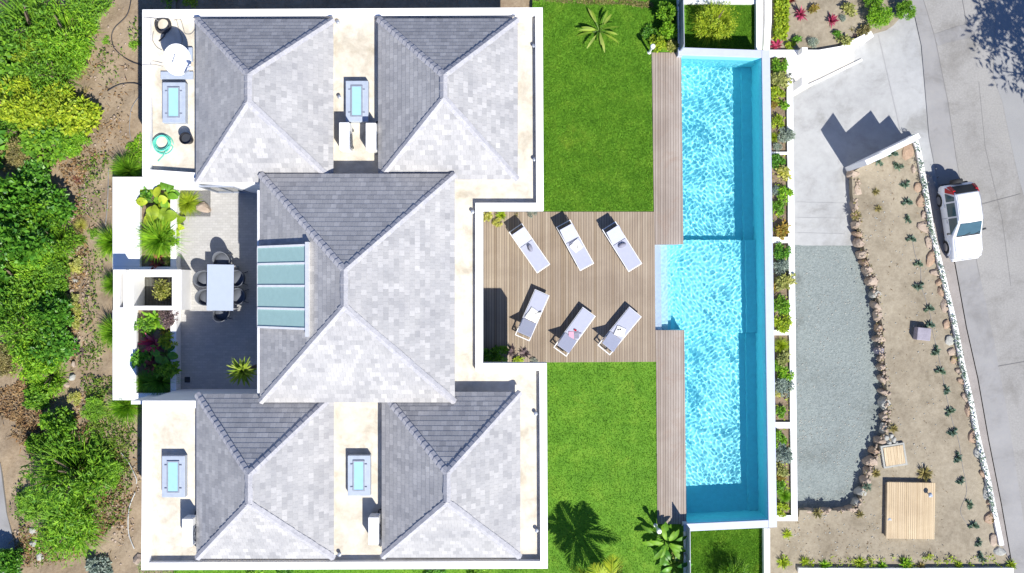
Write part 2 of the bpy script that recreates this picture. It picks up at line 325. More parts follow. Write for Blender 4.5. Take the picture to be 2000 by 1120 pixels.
# driveway, gravel, road
def zd(px): return -5.2 + .2 * min(1, max(0, (px - 1560) / 270))
dv = MB()
for a, b in ((1530, 1560), (1560, 1695), (1695, 1850)):
    q = []
    for x in (a, b):
        for y in ((60, 480) if b < 1800 else (-200, 480)): q.append(P(x, y, zd(x)))
    dv.add(q, [(0, 1, 3, 2)])
struct('driveway', dv, M['concrete'])
GZ = -5.196
struct('gravel_yard', MB().prism(pxpoly([(1535, 479), (1690, 479), (1716, 560), (1730, 640), (1738, 830), (1712, 905), (1690, 1005), (1535, 1005)], GZ), -6.5, GZ), M['gravel'])
RZ = -5.0
struct('road', MB().prism(pxpoly([(1780, -700), (2900, -700), (2900, 1800), (2160, 1800), (1985, 1120), (1900, 640), (1840, 300), (1800, 60)], RZ), -6.5, RZ), M['road'])
gl = [(1795, -700), (1780, 0), (1800, 90), (1815, 270), (1840, 400), (1866, 515), (1888.6, 640), (1911, 740), (1932, 860), (1957, 986), (1976, 1095), (2080, 1800)]
gr = [(1795 + 30, -700), (1804, 0), (1826, 72), (1852, 200), (1868, 310), (1890, 430), (1914, 540), (1941, 663), (1971, 826), (2002, 1035), (2160, 1800)]
struct('gutter', MB().add([P(x, y, RZ + .006) for x, y in gl + gr[::-1]], [tuple(range(len(gl) + len(gr)))]), M['gutter'])
pt = [(1822, 68), (1868, 52), (1905, 44), (1905, 72), (1860, 82), (1832, 90)]
struct('road_patch', MB().add([P(x, y, RZ + .011) for x, y in pt], [tuple(range(len(pt)))]), M['gutter'])
sh = [(1940, 150), (1958, 200), (1972, 270), (1990, 350), (2040, 520), (2120, 800), (2300, 1500), (2700, 1500), (2500, -400), (1960, -400)]
struct('far_lane', MB().add([P(x, y, RZ + .006) for x, y in sh], [tuple(range(len(sh)))]), M['road2'] if 'road2' in M else mnoise('far_lane_concrete', (.25, .25, .25), (.31, .308, .30), .4, .85, (.24, .24, .235), 22, .4, .2))
jt = MB()
def line(mb, pts, w, z):
    for (x0, y0), (x1, y1) in zip(pts, pts[1:]):
        a, b = P(x0, y0, z), P(x1, y1, z); t = (b - a).normalized(); n = Vector((-t.y, t.x, 0)) * w / 2
        mb.add([a - n, b - n, b + n, a + n], [(0, 1, 2, 3)])
line(jt, gr[1:7], .016, RZ + .016); line(jt, [(1912, 401), (1994, 379)], .03, RZ + .016); line(jt, [(1950, 716), (2060, 697)], .03, RZ + .016)
line(jt, [(1912, 160), (1925, 290), (1958, 430), (1975, 560)], .009, RZ + .016); line(jt, [(1880, 0), (1888, 45)], .02, RZ + .016)
struct('road_joints', jt, M['joint'])
dj = MB(); a, b = [], []
pts = [(1716, 68), (1735, 150), (1752, 225), (1760, 262)]
for (x0, y0), (x1, y1) in zip(pts, pts[1:]):
    A, B = P(x0, y0, zd(x0) + .008), P(x1, y1, zd(x1) + .008); n = Vector((.02, 0, 0)); dj.add([A - n, B - n, B + n, A + n], [(0, 1, 2, 3)])
for y in (395, 425, 455):
    A, B = P(1552, y, zd(1552) + .008), P(1650, y + 2, zd(1650) + .012); n = Vector((0, .006, 0)); dj.add([A - n, B - n, B + n, A + n], [(0, 1, 2, 3)])
struct('driveway_joints', dj, plain('pale_joint', (.34, .34, .34), .9))
kb = [(1800, 340), (1812, 400), (1838, 515), (1866, 640), (1905, 840), (1962, 1095), (2050, 1600), (2090, 1600), (1974, 1095), (1955, 986), (1930, 860), (1909, 740), (1886.6, 640), (1864, 515), (1838, 400), (1818, 340)]
struct('kerb_strip', MB().prism(pxpoly(kb, RZ + .12), -6.5, RZ + .12), M['asphalt'])
BZ = -4.75
bedp = [(1664, 337), (1690, 322), (1785, 272), (1804, 355), (1820, 451), (1846, 557), (1879, 711), (1910, 857), (1939, 986), (1956, 1066), (1980, 1112), (2040, 1500), (1480, 1500), (1500, 1010), (1560, 1010), (1562, 997), (1674, 998), (1698, 932), (1711, 902), (1736, 830), (1731, 740), (1724, 640), (1712, 560), (1692, 500), (1673, 430), (1665, 380)]
struct('garden_bed', MB().prism(pxpoly(bedp, BZ), -6.5, BZ), M['bed'])
UBZ = -4.3
struct('upper_garden_bed', MB().prism(pxpoly([(1500, -500), (1790, -500), (1780, 10), (1745, 50), (1702, 62), (1640, 92), (1590, 101), (1500, 101)], UBZ), -6.5, UBZ), M['bed'])
struct('entry_ramp', MB().prism(pxpoly([(1545, 112), (1640, 98), (1700, 70), (1722, 85), (1682, 118), (1600, 160), (1548, 190)], -5.12), -6.5, -5.12), mnoise('cream_concrete', (.50, .475, .425), (.58, .56, .515), .8, .85, (.42, .39, .33), 6, .3, .05))
struct('concrete_path', MB().prism(pxpoly([(-200, 880), (0, 905), (12, 1000), (32, 1080), (40, 1120), (60, 1400), (-200, 1400)], -.55), -3.5, -.55), M['gutter'])

# ------------------------------------------------------------------ the villa
FZ, PZ = 3.45, 3.70
villa = empty('villa', (P(700, 560).x, 0, 0), 0, 'white flat-roofed villa with five grey shingle hip roofs beside the pool deck', 'house')
outer_px = [(278, 19), (1060, 15), (1062, 411), (943, 411), (943, 710), (1068, 710), (1070, 1111), (276, 1114), (278, 783), (524, 783), (524, 362), (278, 345)]
outer = pxpoly(outer_px, PZ)
rec = inset(outer, .45); wl = list(outer); wl[2] = Vector((outer[2].x, rec[2].y)); wl[3] = rec[3]; wl[4] = rec[4]; wl[5] = Vector((P(985, 0, 0).x, rec[5].y)); wl[2].x = P(978, 0, 0).x; wl[1] = Vector((P(978, 0, 0).x, outer[1].y)); wl[6] = Vector((P(985, 0, 0).x, outer[6].y))
wb = MB().prism(wl, -.6, FZ - .30); wb.prism(outer, FZ - .298, FZ - .04); wb.build('wall', M['white'], villa, world=True)
inner = inset(outer, .26)
MB().prism(inner, FZ - .03, FZ).build('flat_roof', M['roofcream'], villa, world=True)
ring(MB(), outer, inner, FZ - .036, PZ).build('parapet', M['white'], villa, world=True)
def hip(px, ze, zr, seed):
    x0, y0, x1, y1 = px; a = P(x0, y1, ze); b = P(x1, y0, ze)          # a = south-west, b = north-east
    hw = (b.x - a.x) / 2; xm = (a.x + b.x) / 2
    rs, rn = Vector((xm, a.y + hw, zr)), Vector((xm, b.y - hw, zr))
    SW, SE, NE, NW = Vector((a.x, a.y, ze)), Vector((b.x, a.y, ze)), Vector((b.x, b.y, ze)), Vector((a.x, b.y, ze))
    faces = [(SW, SE, rs, rs), (SE, NE, rn, rs), (NE, NW, rn, rn), (NW, SW, rs, rn)]
    V, Fc, UV = [], [], []; rnd = random.Random(seed)
    for (A, B, C, D) in faces:
        u = (B - A).normalized(); n = u.cross(((C + D) / 2 - A)).normalized(); sl_ = n.cross(u); L = (D - A).dot(sl_); N = round(L / .2); off = rnd.randint(0, 40)
        for i in range(N):
            t0, t1 = i / N, (i + 1) / N; th = .012
            p = [A.lerp(D, t0) + n * th, B.lerp(C, t0) + n * th, B.lerp(C, t1) + n * .004, A.lerp(D, t1) + n * .004]
            bl = len(V); V += [tuple(q) for q in p] + [tuple(A.lerp(D, t0)), tuple(B.lerp(C, t0))]
            if i == N - 1 and (C - D).length < 1e-4: Fc.append((bl, bl + 1, bl + 2))
            else: Fc.append((bl, bl + 1, bl + 2, bl + 3))
            us = [(q - A).dot(u) for q in p]; vv = (i + off) * .2
            uvs = [(us[0] + seed * 3.3, vv + .002), (us[1] + seed * 3.3, vv + .002), (us[2] + seed * 3.3, vv + .198), (us[3] + seed * 3.3, vv + .198)]
            UV += uvs[:len(Fc[-1])]
            Fc.append((bl + 4, bl + 5, bl + 1, bl)); UV += [(us[0], vv + .1), (us[1], vv + .1), (us[1], vv + .1), (us[0], vv + .1)]
    me = bpy.data.meshes.new('roof'); O = villa.location
    me.from_pydata([(v[0] - O.x, v[1] - O.y, v[2] - O.z) for v in V], [], Fc); uvl = me.uv_layers.new(name='UVMap'); uvl.data.foreach_set('uv', [c for q in UV for c in q]); me.materials.append(M['slate'])
    ro = bpy.data.objects.new('roof', me); COL.objects.link(ro); ro.parent = villa
    cap = MB()
    for (A, B) in ((SW, rs), (SE, rs), (NE, rn), (NW, rn), (rs, rn)):
        t = (B - A); L = t.length; t.normalize(); N = max(2, round(L / .24))
        side = t.cross(Vector((0, 0, 1))).normalized(); up = side.cross(t).normalized(); dn = .075 if A.z != B.z else .1
        for i in range(N):
            s0, s1 = A + t * (L * i / N), A + t * (L * (i + 1.12) / N); w = .12 + rnd.uniform(-.008, .008)
            h0, h1 = .062, .036
            vs = [s0 - side * w + up * (h0 - dn), s0 + up * h0, s0 + side * w + up * (h0 - dn), s1 - side * w + up * (h1 - dn), s1 + up * h1, s1 + side * w + up * (h1 - dn)]
            lo = [s0 - side * w + up * (h0 - dn - .03), s0 + side * w + up * (h0 - dn - .03)]
            cap.add(vs + lo, [(0, 1, 4, 3), (1, 2, 5, 4), (0, 6, 7, 2, 1)])
    O2 = villa.location; c = cap; c.v = [(v[0] - O2.x, v[1] - O2.y, v[2] - O2.z) for v in c.v]; c.build('ridge_cap', M['slatecap'], ro)
    fb = MB(); rect = [SW.xy, SE.xy, NE.xy, NW.xy]
    fb.prism(inset(rect, .14), FZ + .003, ze - .10); fb.prism(inset(rect, .02), ze - .095, ze - .002)
    fb.v = [(v[0] - O2.x, v[1] - O2.y, v[2] - O2.z) for v in fb.v]; fb.build('fascia', M['fascia'], ro)
    return ro, (SW, SE, NE, NW, rs, rn)
hip((383, 38, 651, 356), 3.90, 5.95, 1); hip((739, 37, 1011, 351), 3.90, 5.95, 2)
hip((384, 770, 652, 1091), 3.90, 5.95, 3); hip((746, 766, 1016, 1089), 3.90, 5.95, 4)
mroof, mc = hip((508, 340, 888, 786), 4.22, 6.75, 5)
# gutter along the courtyard eave
MB().tube([P(505, 372, 4.16), P(505, 768, 4.16)], .05, 8).build('gutter', M['whitemetal'], villa, world=True)
# big lean-to glazing on the west slope of the main roof
zb = 4.30; slope = (6.75 - 4.22) / ((mc[1].x - mc[0].x) / 2)
gx0, gx1 = P(508, 560, zb).x, P(603, 560, 5.4).x
rw = empty('roof_glazing', (0, 0, 0)); rw.parent = villa; rw.location = (0, 0, 0)
ys = [P(0, y, 4.8).y for y in (482, 516, 559, 603, 640)]
def gz(x, d): return 4.22 + (x - mc[0].x) * slope + d
O = villa.location
def vbox(mb, x0, x1, y0, y1, d0, d1):
    vs = [(x, y, gz(x, d)) for d in (d0, d1) for y in (y0, y1) for x in (x0, x1)]
    vs = [(v[0] - O.x, v[1] - O.y, v[2] - O.z) for v in vs]
    mb.add(vs, [(0, 2, 3, 1), (4, 5, 7, 6), (0, 1, 5, 4), (2, 6, 7, 3), (0, 4, 6, 2), (1, 3, 7, 5)])
b = MB(); vbox(b, gx0 - .03, gx1, ys[4], ys[0], -.02, .15); b.build('glazing_curb', M['fascia'], rw)
for i in range(4):
    b = MB(); vbox(b, gx0 - .06, gx1, ys[i + 1], ys[i], .155, .185); b.build('pane', M['glass_sky'], rw)
b = MB()
for i, y in enumerate(ys): vbox(b, gx0 - .07, gx1, y - .035, y + .035, .16, .225)
b.build('glazing_bar', M['whitemetal'], rw)
b = MB(); vbox(b, gx1, gx1 + .13, ys[4] - .25, ys[0] + .1, .0, .27); b.build('head_flashing', M['whitemetal'], rw)
b = MB(); vbox(b, gx0 - .09, gx0 - .062, ys[4], ys[0], .08, .20); b.build('eave_bar', M['whitemetal'], rw)
# flat roof skylights
def skylight(x0, y0, x1, y1):
    z = FZ + .3; a, c = P(x0, y1, z), P(x1, y0, z); cx, cy, w, h = (a.x + c.x) / 2, (a.y + c.y) / 2, c.x - a.x, c.y - a.y
    cb = MB().box((cx - O.x, cy - O.y, FZ + .155), (w, h, .29)).build('skylight_curb', M['curb'], villa, bevel=.015)
    ring_o = [(cx - O.x + sx * (w / 2 - .19), cy - O.y + sy * (h / 2 - .17)) for sx, sy in ((-1, -1), (1, -1), (1, 1), (-1, 1))]
    fr = ring(MB(), ring_o, inset(ring_o, .045), FZ + .29, FZ + .345)
    for sy in (-1, 1):
        for sx in (-1, 1): fr.box((cx - O.x + sx * (w / 2 - .15), cy - O.y + sy * h * .28, FZ + .32), (.09, .03, .03))
    fr.build('skylight_frame', M['greymetal'], cb)
    MB().box((cx - O.x, cy - O.y, FZ + .318), (w - .46, h - .42, .03)).build('pane', M['glass_pale'], cb)
for q in ((317, 161, 362, 240), (675, 158, 719, 238), (316, 891, 361, 972), (679, 890, 723, 969)): skylight(*q)
for (x, y) in ((1043, 90), (1044, 312), (1046, 808), (1048, 1036), (923, 414), (663, 1083), (660, 44), (663, 190)):
    p = P(x, y, FZ + .1); MB().lathe([(.05, 0), (.05, .12), (.07, .12), (.07, .15), (.02, .17)], 12, (p.x - O.x, p.y - O.y, FZ)).build('roof_vent', M['greymetal'], villa, smooth=False)
# doors and windows of the facades (seen only from the side)
def opening(c, w, h, nx, ny, name):
    t = Vector((-ny, nx, 0)); rz = math.atan2(t.y, t.x)
    f = MB(); C = Vector((c[0] - O.x, c[1] - O.y, c[2])) + Vector((nx, ny, 0)) * .03
    for s_ in (-1, 1): f.box(C + t * s_ * (w / 2), (.08, .07, h + .08), rz)
    for s_ in (-1, 1): f.box(C + Vector((0, 0, s_ * h / 2)), (w - .08, .07, .08), rz)
    f.box(C, (.05, .06, h - .08), rz)
    fo = f.build(name, M['greymetal'], villa); MB().box(C - Vector((nx, ny, 0)) * .01, (w - .1, .02, h - .1), rz).build('pane', M['glass_dark'], fo)
ex = rec[3].x
for y in (455, 560, 665): opening((ex, P(0, y, 1.2).y, 1.2), 2.4, 2.2, 1, 0, 'sliding_door')
for (i, y) in ((1, 120), (1, 300), (5, 810), (5, 1000)): opening((wl[i].x, P(0, y, PZ).y, 1.4), 1.6, 1.4, 1, 0, 'window')
cx_ = outer[10].x
for y in (440, 560, 690): opening((cx_, P(0, y, PZ).y, 1.15), 1.9, 2.1, -1, 0, 'sliding_door')
opening((P(440, 0, 1.2).x, outer[11].y - .16, 1.2), 1.2, 2.1, 0, -1, 'door')

# ------------------------------------------------------------------ pool
RIM = 0.40; WZ = -0.12
NWp, SWp = P(1331, 113, 0), P(1341, 1018, 0); NEp, SEp = P(1488, 113, RIM), P(1501, 1016, RIM)
def PL(u, v, z=0.0):
    a = NWp.lerp(SWp, v); b = NEp.lerp(SEp, v); p = a.lerp(b, u); return Vector((p.x, p.y, z))
pool = empty('swimming_pool', PL(.5, .5, -1.9), 0, 'long turquoise swimming pool with a pale entry ledge beside the timber deck', 'swimming pool')
V1, V2 = .3905, .5985; VN0, VN1 = .4033, .588; UN = -.35
UN = -.372
zn, zm, zs = -1.78, -1.36, -1.62
def pprism(mb, uv, z0, z1):
    p = [PL(u, v) for u, v in uv]; mb.prism([(q.x, q.y) for q in p], z0, z1)
bs_ = MB()
e = .06
pprism(bs_, [(0, 0), (1, 0), (1, V1), (0, V1)], -2.1, zn); pprism(bs_, [(0, V1), (1, V1), (1, V2), (0, V2)], -2.1, zm); pprism(bs_, [(0, V2), (1, V2), (1, 1), (0, 1)], -2.1, zs)
# west wall pieces, other walls up to below the coping, a bench line at the east foot
pprism(bs_, [(-e, 0), (0, 0), (0, VN0), (-e, VN0)], -2.1, -.045); pprism(bs_, [(-e, VN1), (0, VN1), (0, 1), (-e, 1)], -2.1, -.045)
pprism(bs_, [(1, -.012), (1 + e, -.012), (1 + e, 1.012), (1, 1.012)], -2.1, .28); pprism(bs_, [(0, -.012), (1, -.012), (1, 0), (0, 0)], -2.1, .28); pprism(bs_, [(0, 1), (1, 1), (1, 1.012), (0, 1.012)], -2.1, .28)
for (a, b_, z) in ((0, V1, zn), (V1, V2, zm), (V2, 1, zs)): pprism(bs_, [(.87, a + .0005), (.9995, a + .0005), (.9995, b_ - .0005), (.87, b_ - .0005)], -2.0, z + .16)
basin = bs_.build('basin', M['basin'], pool, world=True)
st = MB()
SB = [(UN, UN + .09, -.20), (UN + .09, UN + .18, -.42), (UN + .18, UN + .23, -.66), (UN + .23, UN + .30, -.93), (UN + .30, -.0005, -1.18)]
SM = ['poolledge', 'poolstep', 'poolstep2', 'basin', 'basin']; steps = []
pprism(st, [(UN - .02, VN0 - .004), (UN, VN0 - .004), (UN, VN1 + .004), (UN - .02, VN1 + .004)], -2.0, -.045)
pprism(st, [(UN, VN0 - .004), (-e, VN0 - .004), (-e, VN0), (UN, VN0)], -2.0, -.045); pprism(st, [(UN, VN1), (-e, VN1), (-e, VN1 + .004), (UN, VN1 + .004)], -2.0, -.045)
steps.append(st.build('step_surround', M['poolledge'], pool, world=True))
for (u0, u1, z), mm in zip(SB, SM):
    st = MB(); pprism(st, [(u0 + .0004, VN0 + .0001), (u1, VN0 + .0001), (u1, VN1 - .0001), (u0 + .0004, VN1 - .0001)], -2.0, z); steps.append(st.build('step', M[mm], pool, world=True))
cp = MB()
pprism(cp, [(1, -.0165), (1.105, -.0165), (1.105, 1.0165), (1, 1.0165)], .285, RIM); pprism(cp, [(-.065, -.0165), (.9995, -.0165), (.9995, 0), (-.065, 0)], .285, RIM); pprism(cp, [(-.062, 1), (.9995, 1), (.9995, 1.0165), (-.062, 1.0165)], .285, RIM)
cop = cp.build('coping', M['coping'], pool, world=True, bevel=.012)
ow = MB()
pprism(ow, [(1 + e, -.0155), (1.1, -.0155), (1.1, 1.0155), (1 + e, 1.0155)], -6.4, .28); pprism(ow, [(-e, -.0155), (1 + e - .001, -.0155), (1 + e - .001, -.0123), (-e, -.0123)], -6.4, .28); pprism(ow, [(-e, 1.0123), (1 + e - .001, 1.0123), (1 + e - .001, 1.0155), (-e, 1.0155)], -6.4, .28)
pprism(ow, [(-e, -.0122), (-.0004, -.0122), (-.0004, -.0003), (-e, -.0003)], -2.0, .28); pprism(ow, [(-e, 1.0003), (-.0004, 1.0003), (-.0004, 1.0122), (-e, 1.0122)], -2.0, .28)
ow.build('outer_wall', M['poolwall'], pool, world=True)
for o in [basin, cop] + steps: o.cycles.is_caustics_receiver = True
def pool_water():
    rng = np.random.default_rng(4)
    wv = [(rng.uniform(0, 6.28), math.exp(rng.uniform(math.log(.11), math.log(.29))), rng.uniform(0, 6.28)) for _ in range(60)]
    h = .018; nu = int(3.08 * 1.36 / h); nv = int(18.1 / h)
    U, Vv = np.meshgrid(np.linspace(UN, 1.0, nu), np.linspace(0, 1, nv))
    ax = np.array([NWp.x, NWp.y]); ws = np.array([SWp.x, SWp.y]); en = np.array([NEp.x, NEp.y]); es = np.array([SEp.x, SEp.y])
    A = ax + (ws - ax) * Vv[..., None]; B = en + (es - en) * Vv[..., None]; Pn = A + (B - A) * U[..., None]; X, Y = Pn[..., 0], Pn[..., 1]
    Z = np.full(X.shape, WZ)
    Wx = X + .10 * np.sin(1.9 * Y + 1.1 * X) + .05 * np.sin(4.3 * Y); Wy = Y + .11 * np.sin(2.3 * X - .7 * Y + 1)
    for a, l, p in wv:
        k = 6.283 / l; Z += (.0038) * l / len(wv) ** .5 * 2 * np.sin(k * (Wx * math.cos(a) + Wy * math.sin(a)) + p)
    i = np.arange(nu * nv).reshape(nv, nu); q = np.stack([i[:-1, :-1], i[1:, :-1], i[1:, 1:], i[:-1, 1:]], -1)
    Uc = (U[:-1, :-1] + U[1:, 1:]) / 2; Vc = (Vv[:-1, :-1] + Vv[1:, 1:]) / 2
    keep = (Uc > -.02) | ((Vc > VN0 - .003) & (Vc < VN1 + .003)); q = q[keep]
    me = bpy.data.meshes.new('pool_water'); me.from_pydata(np.stack([X.ravel(), Y.ravel(), Z.ravel()], 1).tolist(), [], q.tolist()); me.polygons.foreach_set('use_smooth', [True] * len(q))
    me.materials.append(M['water']); o = bpy.data.objects.new('pool_water', me); COL.objects.link(o); o.cycles.is_caustics_caster = True; tag(o, kind='structure')
pool_water()

# ------------------------------------------------------------------ deck, courtyard floor, planters, walls, fences
d = MB(); d.prism(pxpoly([(925, 414), (1277, 414), (1279, 478.5), (1280, 645), (1281.5, 707), (925, 709)], 0), -.04, 0)
struct('timber_deck', d, M['deck'])
nb = [PL(-.002, -.001), PL(-.002, VN0 - .0003)]; nb2 = [PL(-.002, VN1 + .0003), PL(-.002, 1.001)]
d = MB(); d.prism([P(1273, 103), P(1331, 103), nb[0], nb[1], P(1279.3, 478.3), P(1277.3, 414)], -.04, .004)
d.prism([P(1280.3, 645.3), nb2[0], nb2[1], P(1340, 1024), P(1284, 1024), P(1281.8, 707)], -.04, .004)
struct('poolside_deck', d, M['deckpool'])
struct('courtyard_paving', MB().prism(pxpoly([(345, 350), (570, 350), (570, 775), (345, 775)], 0), -.6, 0), M['courtstone'])
pz = -1.5
pw = empty('planter_wall', P(1530, 560, pz), 0, 'long low white planter wall of five compartments along the pool', 'planter')
def plx(x, y): return P(x, y, pz)
LFT = [(1504, 98), (1513, 1030)]; RGT = [(1548, 98), (1558, 1018)]
def at(xa, xb, y, y0=98, y1=1024): return xa + (xb - xa) * (y - y0) / (y1 - y0)
ol = lambda y: at(1490, 1498, y); il = lambda y: at(1506, 1515, y); ir = lambda y: at(1536, 1546, y); orr = lambda y: at(1548, 1558, y)
comp = [(112, 297), (302, 463), (475, 645), (655, 825), (837, 1007)]
b = MB(); b.prism([plx(ir(98), 98), plx(orr(98), 98), plx(orr(1018), 1018), plx(ir(1018), 1018)], -6.4, pz)
ed = [98] + [y for c in comp for y in c] + [1018]
for y0, y1 in zip(ed[::2], ed[1::2]):
    b.prism([plx(ol(y0), y0), plx(ir(y0) - .1, y0), plx(ir(y1) - .1, y1), plx(ol(y1), y1)], -6.4, pz)
b.build('wall', M['white'], pw, world=True)
for y0, y1 in comp: MB().prism([plx(ol(y0), y0 - .5), plx(ir(y0), y0 - .5), plx(ir(y1), y1 + .5), plx(ol(y1), y1 + .5)], -6.3, pz - .12).build('soil', M['soil'], pw, world=True)
# white walls to the right
def wall_px(pts, z, th, name, label, cat='wall', mat='white', z0=-6.4):
    mb = MB()
    Pt = [P(x, y, z) for x, y in pts]
    L, Rr = [], []
    for i, p in enumerate(Pt):
        t = (Pt[min(i + 1, len(Pt) - 1)] - Pt[max(i - 1, 0)]).normalized(); n = Vector((-t.y, t.x, 0)) * th / 2; L.append(p + n); Rr.append(p - n)
    for i in range(len(Pt) - 1): mb.prism([L[i], L[i + 1], Rr[i + 1], Rr[i]], z0, z)
    return tag(mb.build(name, M[mat]), label, cat)
WALLP = [(1787, 268), (1795, 296), (1805.7, 355), (1821, 451), (1847, 557), (1865.7, 634), (1880, 711), (1897, 783), (1911, 857), (1928.6, 928.6), (1940, 986), (1957, 1066)]
wall_px(WALLP, -4.6, .2, 'garden_wall', 'low white wall between the rocky garden bed and the road kerb')
wall_px([(1560, 1115), (1700, 1116), (1980, 1115)], -4.55, .22, 'garden_wall', 'low white wall along the bottom edge of the rocky garden bed')
wall_px([(1500, 104), (1600, 104), (1645, 96), (1704, 66)], -4.1, .28, 'garden_wall', 'curved white wall below the pink bromeliad bed')
wall_px([(1546, 182), (1600, 158), (1684, 117)], -5.05, .10, 'ramp_curb', 'thin white curb between the cream ramp and the driveway', 'curb')
tag(MB().box(P(1572, 98, -3.5) - Vector((0, 0, 1.0)), (.24, .24, 2.0)).build('gate_post', M['white'], bevel=.01), 'square white gate post standing against the bromeliad bed wall', 'gate post')
tag(MB().box(P(1573, 158, -3.6) - Vector((0, 0, 1.0)), (.26, .38, 1.9)).build('gate_post', M['white'], bevel=.01), 'square white gate post standing on the cream ramp near the driveway curb', 'gate post')
wall_px([(1484, -300), (1483, 97)], -.6, .24, 'boundary_wall', 'white wall along the right of the upper small lawn', z0=-6.3)
wall_px([(1503, -300), (1501, 40), (1497, 98)], -1.5, .26, 'boundary_wall', 'outer white wall with cracks beside the lime ground cover', z0=-6.3)
wall_px([(1498, 1033), (1499, 1400)], -.6, .24, 'boundary_wall', 'white wall along the right of the lower small lawn', z0=-6.3)
wall_px([(1335, 3), (1485, 3)], -.75, .2, 'boundary_wall', 'short white wall closing the top of the upper small lawn', z0=-6.3)
# sawtooth retaining wall (its stepped top throws the zigzag shadow)
sa, sb = P(1652, 332, zd(1652)), P(1783, 268, zd(1783)); prof = [(0, 2.35), (.265, 2.86), (.268, 1.64), (.712, 2.1), (.715, 1.27), (.885, 1.45), (.888, .3), (1.0, .22)]
t = (sb - sa); tn = Vector((-t.y, t.x, 0)).normalized() * .11; mb = MB(); top = [sa.lerp(sb, k) + Vector((0, 0, hh)) for k, hh in prof]; bot = [Vector((p.x, p.y, -6.4)) for p in top]
n = len(prof); vs = [p + tn for p in bot] + [p + tn for p in top] + [p - tn for p in bot] + [p - tn for p in top]
fs = []
for i in range(n - 1): fs += [(i, i + 1, n + i + 1, n + i), (2 * n + i + 1, 2 * n + i, 3 * n + i, 3 * n + i + 1), (n + i, n + i + 1, 3 * n + i + 1, 3 * n + i)]
fs += [(0, n, 3 * n, 2 * n), (n - 1, 3 * n - 1, 4 * n - 1, 2 * n - 1)]
tag(mb.add(vs, fs).build('retaining_wall', M['white']), 'white stepped retaining wall with a zigzag shadow on the driveway', 'wall')
# courtyard ledge and shower
cw = empty('courtyard_wall', P(290, 560, 0), 0, 'thick white courtyard planter ledge with an open shower well', 'wall')
lz = .5
def rect(x0, y0, x1, y1, z): return [P(x0, y0, z), P(x1, y0, z), P(x1, y1, z), P(x0, y1, z)]
b = MB()
for q in ((220, 346, 386, 370), (220, 370.3, 273, 521), (333, 370.3, 344, 521), (220, 521.3, 346, 606), (220, 606.3, 266, 768), (333, 606.3, 344, 768), (220, 768.3, 520, 782)): b.prism(rect(*q, lz), -.6, lz) if q != (220, 521.3, 346, 606) else None
ob = rect(220, 521.3, 346, 606, lz)
hz = 1.1; o1 = rect(246, 527, 354, 606, hz); i1 = rect(261, 541, 336, 598, hz)
ring(b, o1, i1, -.5, hz)
o2 = rect(221, 527, 245.6, 606, 1.4); i2 = rect(233, 533, 241, 601, 1.4); ring(b, o2, i2, -.5, 1.4)
b.prism(rect(220, 521.3, 346, 526.5, lz), -.6, lz)
b.prism([P(256, 783, 2.3), P(300, 783, 2.3), P(300, 790, 2.3), P(256, 790, 2.3)], -.6, 2.3)
b.build('wall', M['white'], cw, world=True)
MB().prism(rect(255, 535, 342, 604, .05), -.2, .05).build('shower_floor', M['darkwood'], cw, world=True)
MB().prism(rect(272, 369, 334, 522, .3), -.4, .3).build('soil', M['soil'], cw, world=True); MB().prism(rect(265, 605, 334, 769, .3), -.4, .3).build('soil', M['soil'], cw, world=True)
sp = P(240, 565, 1.7)
tag(MB().prism(rect(350, 374, 410, 423, .06), -.3, .06).build('stone_bed', mnoise('dark_pebbles', (.10, .10, .10), (.22, .215, .21), 25, .8, (.05, .05, .05), 50, .5, .6)), 'dark pebble bed at the top corner of the courtyard paving', 'pebble bed')
# fences
def fence(x0, y0, x1, y1, z0, h, label):
    a, b2 = P(x0, y0, z0), P(x1, y1, z0); L = (b2 - a).length; ang = math.atan2((b2 - a).y, (b2 - a).x)
    f = empty('fence', a, ang, label, 'fence', 'grey slat fences beside the small lawns')
    MB().box((L / 2, 0, .09), (L, .12, .18)).build('fence_curb', M['white'], f)
    sl2 = MB()
    for k in range(7): sl2.box((L / 2, 0, .26 + k * .135), (L, .025, .12))
    sl2.build('slat_panel', M['fenceg'], f)
    for k in range(int(L / 1.8) + 1): MB().box((.03 + k * 1.8, .03, .18 + (h - .18) / 2), (.06, .035, h - .18)).build('post', M['greymetal'], f)
M['fenceg'] = plain('grey_fence_paint', (.36, .38, .45), .5)
fence(1326, 106, 1320, -260, -.03, 1.2, 'grey slat fence beside the shrubs above the pool'); fence(1339, 1350, 1337, 1019, -.03, 1.2, 'grey slat fence beside the strelitzia below the pool')

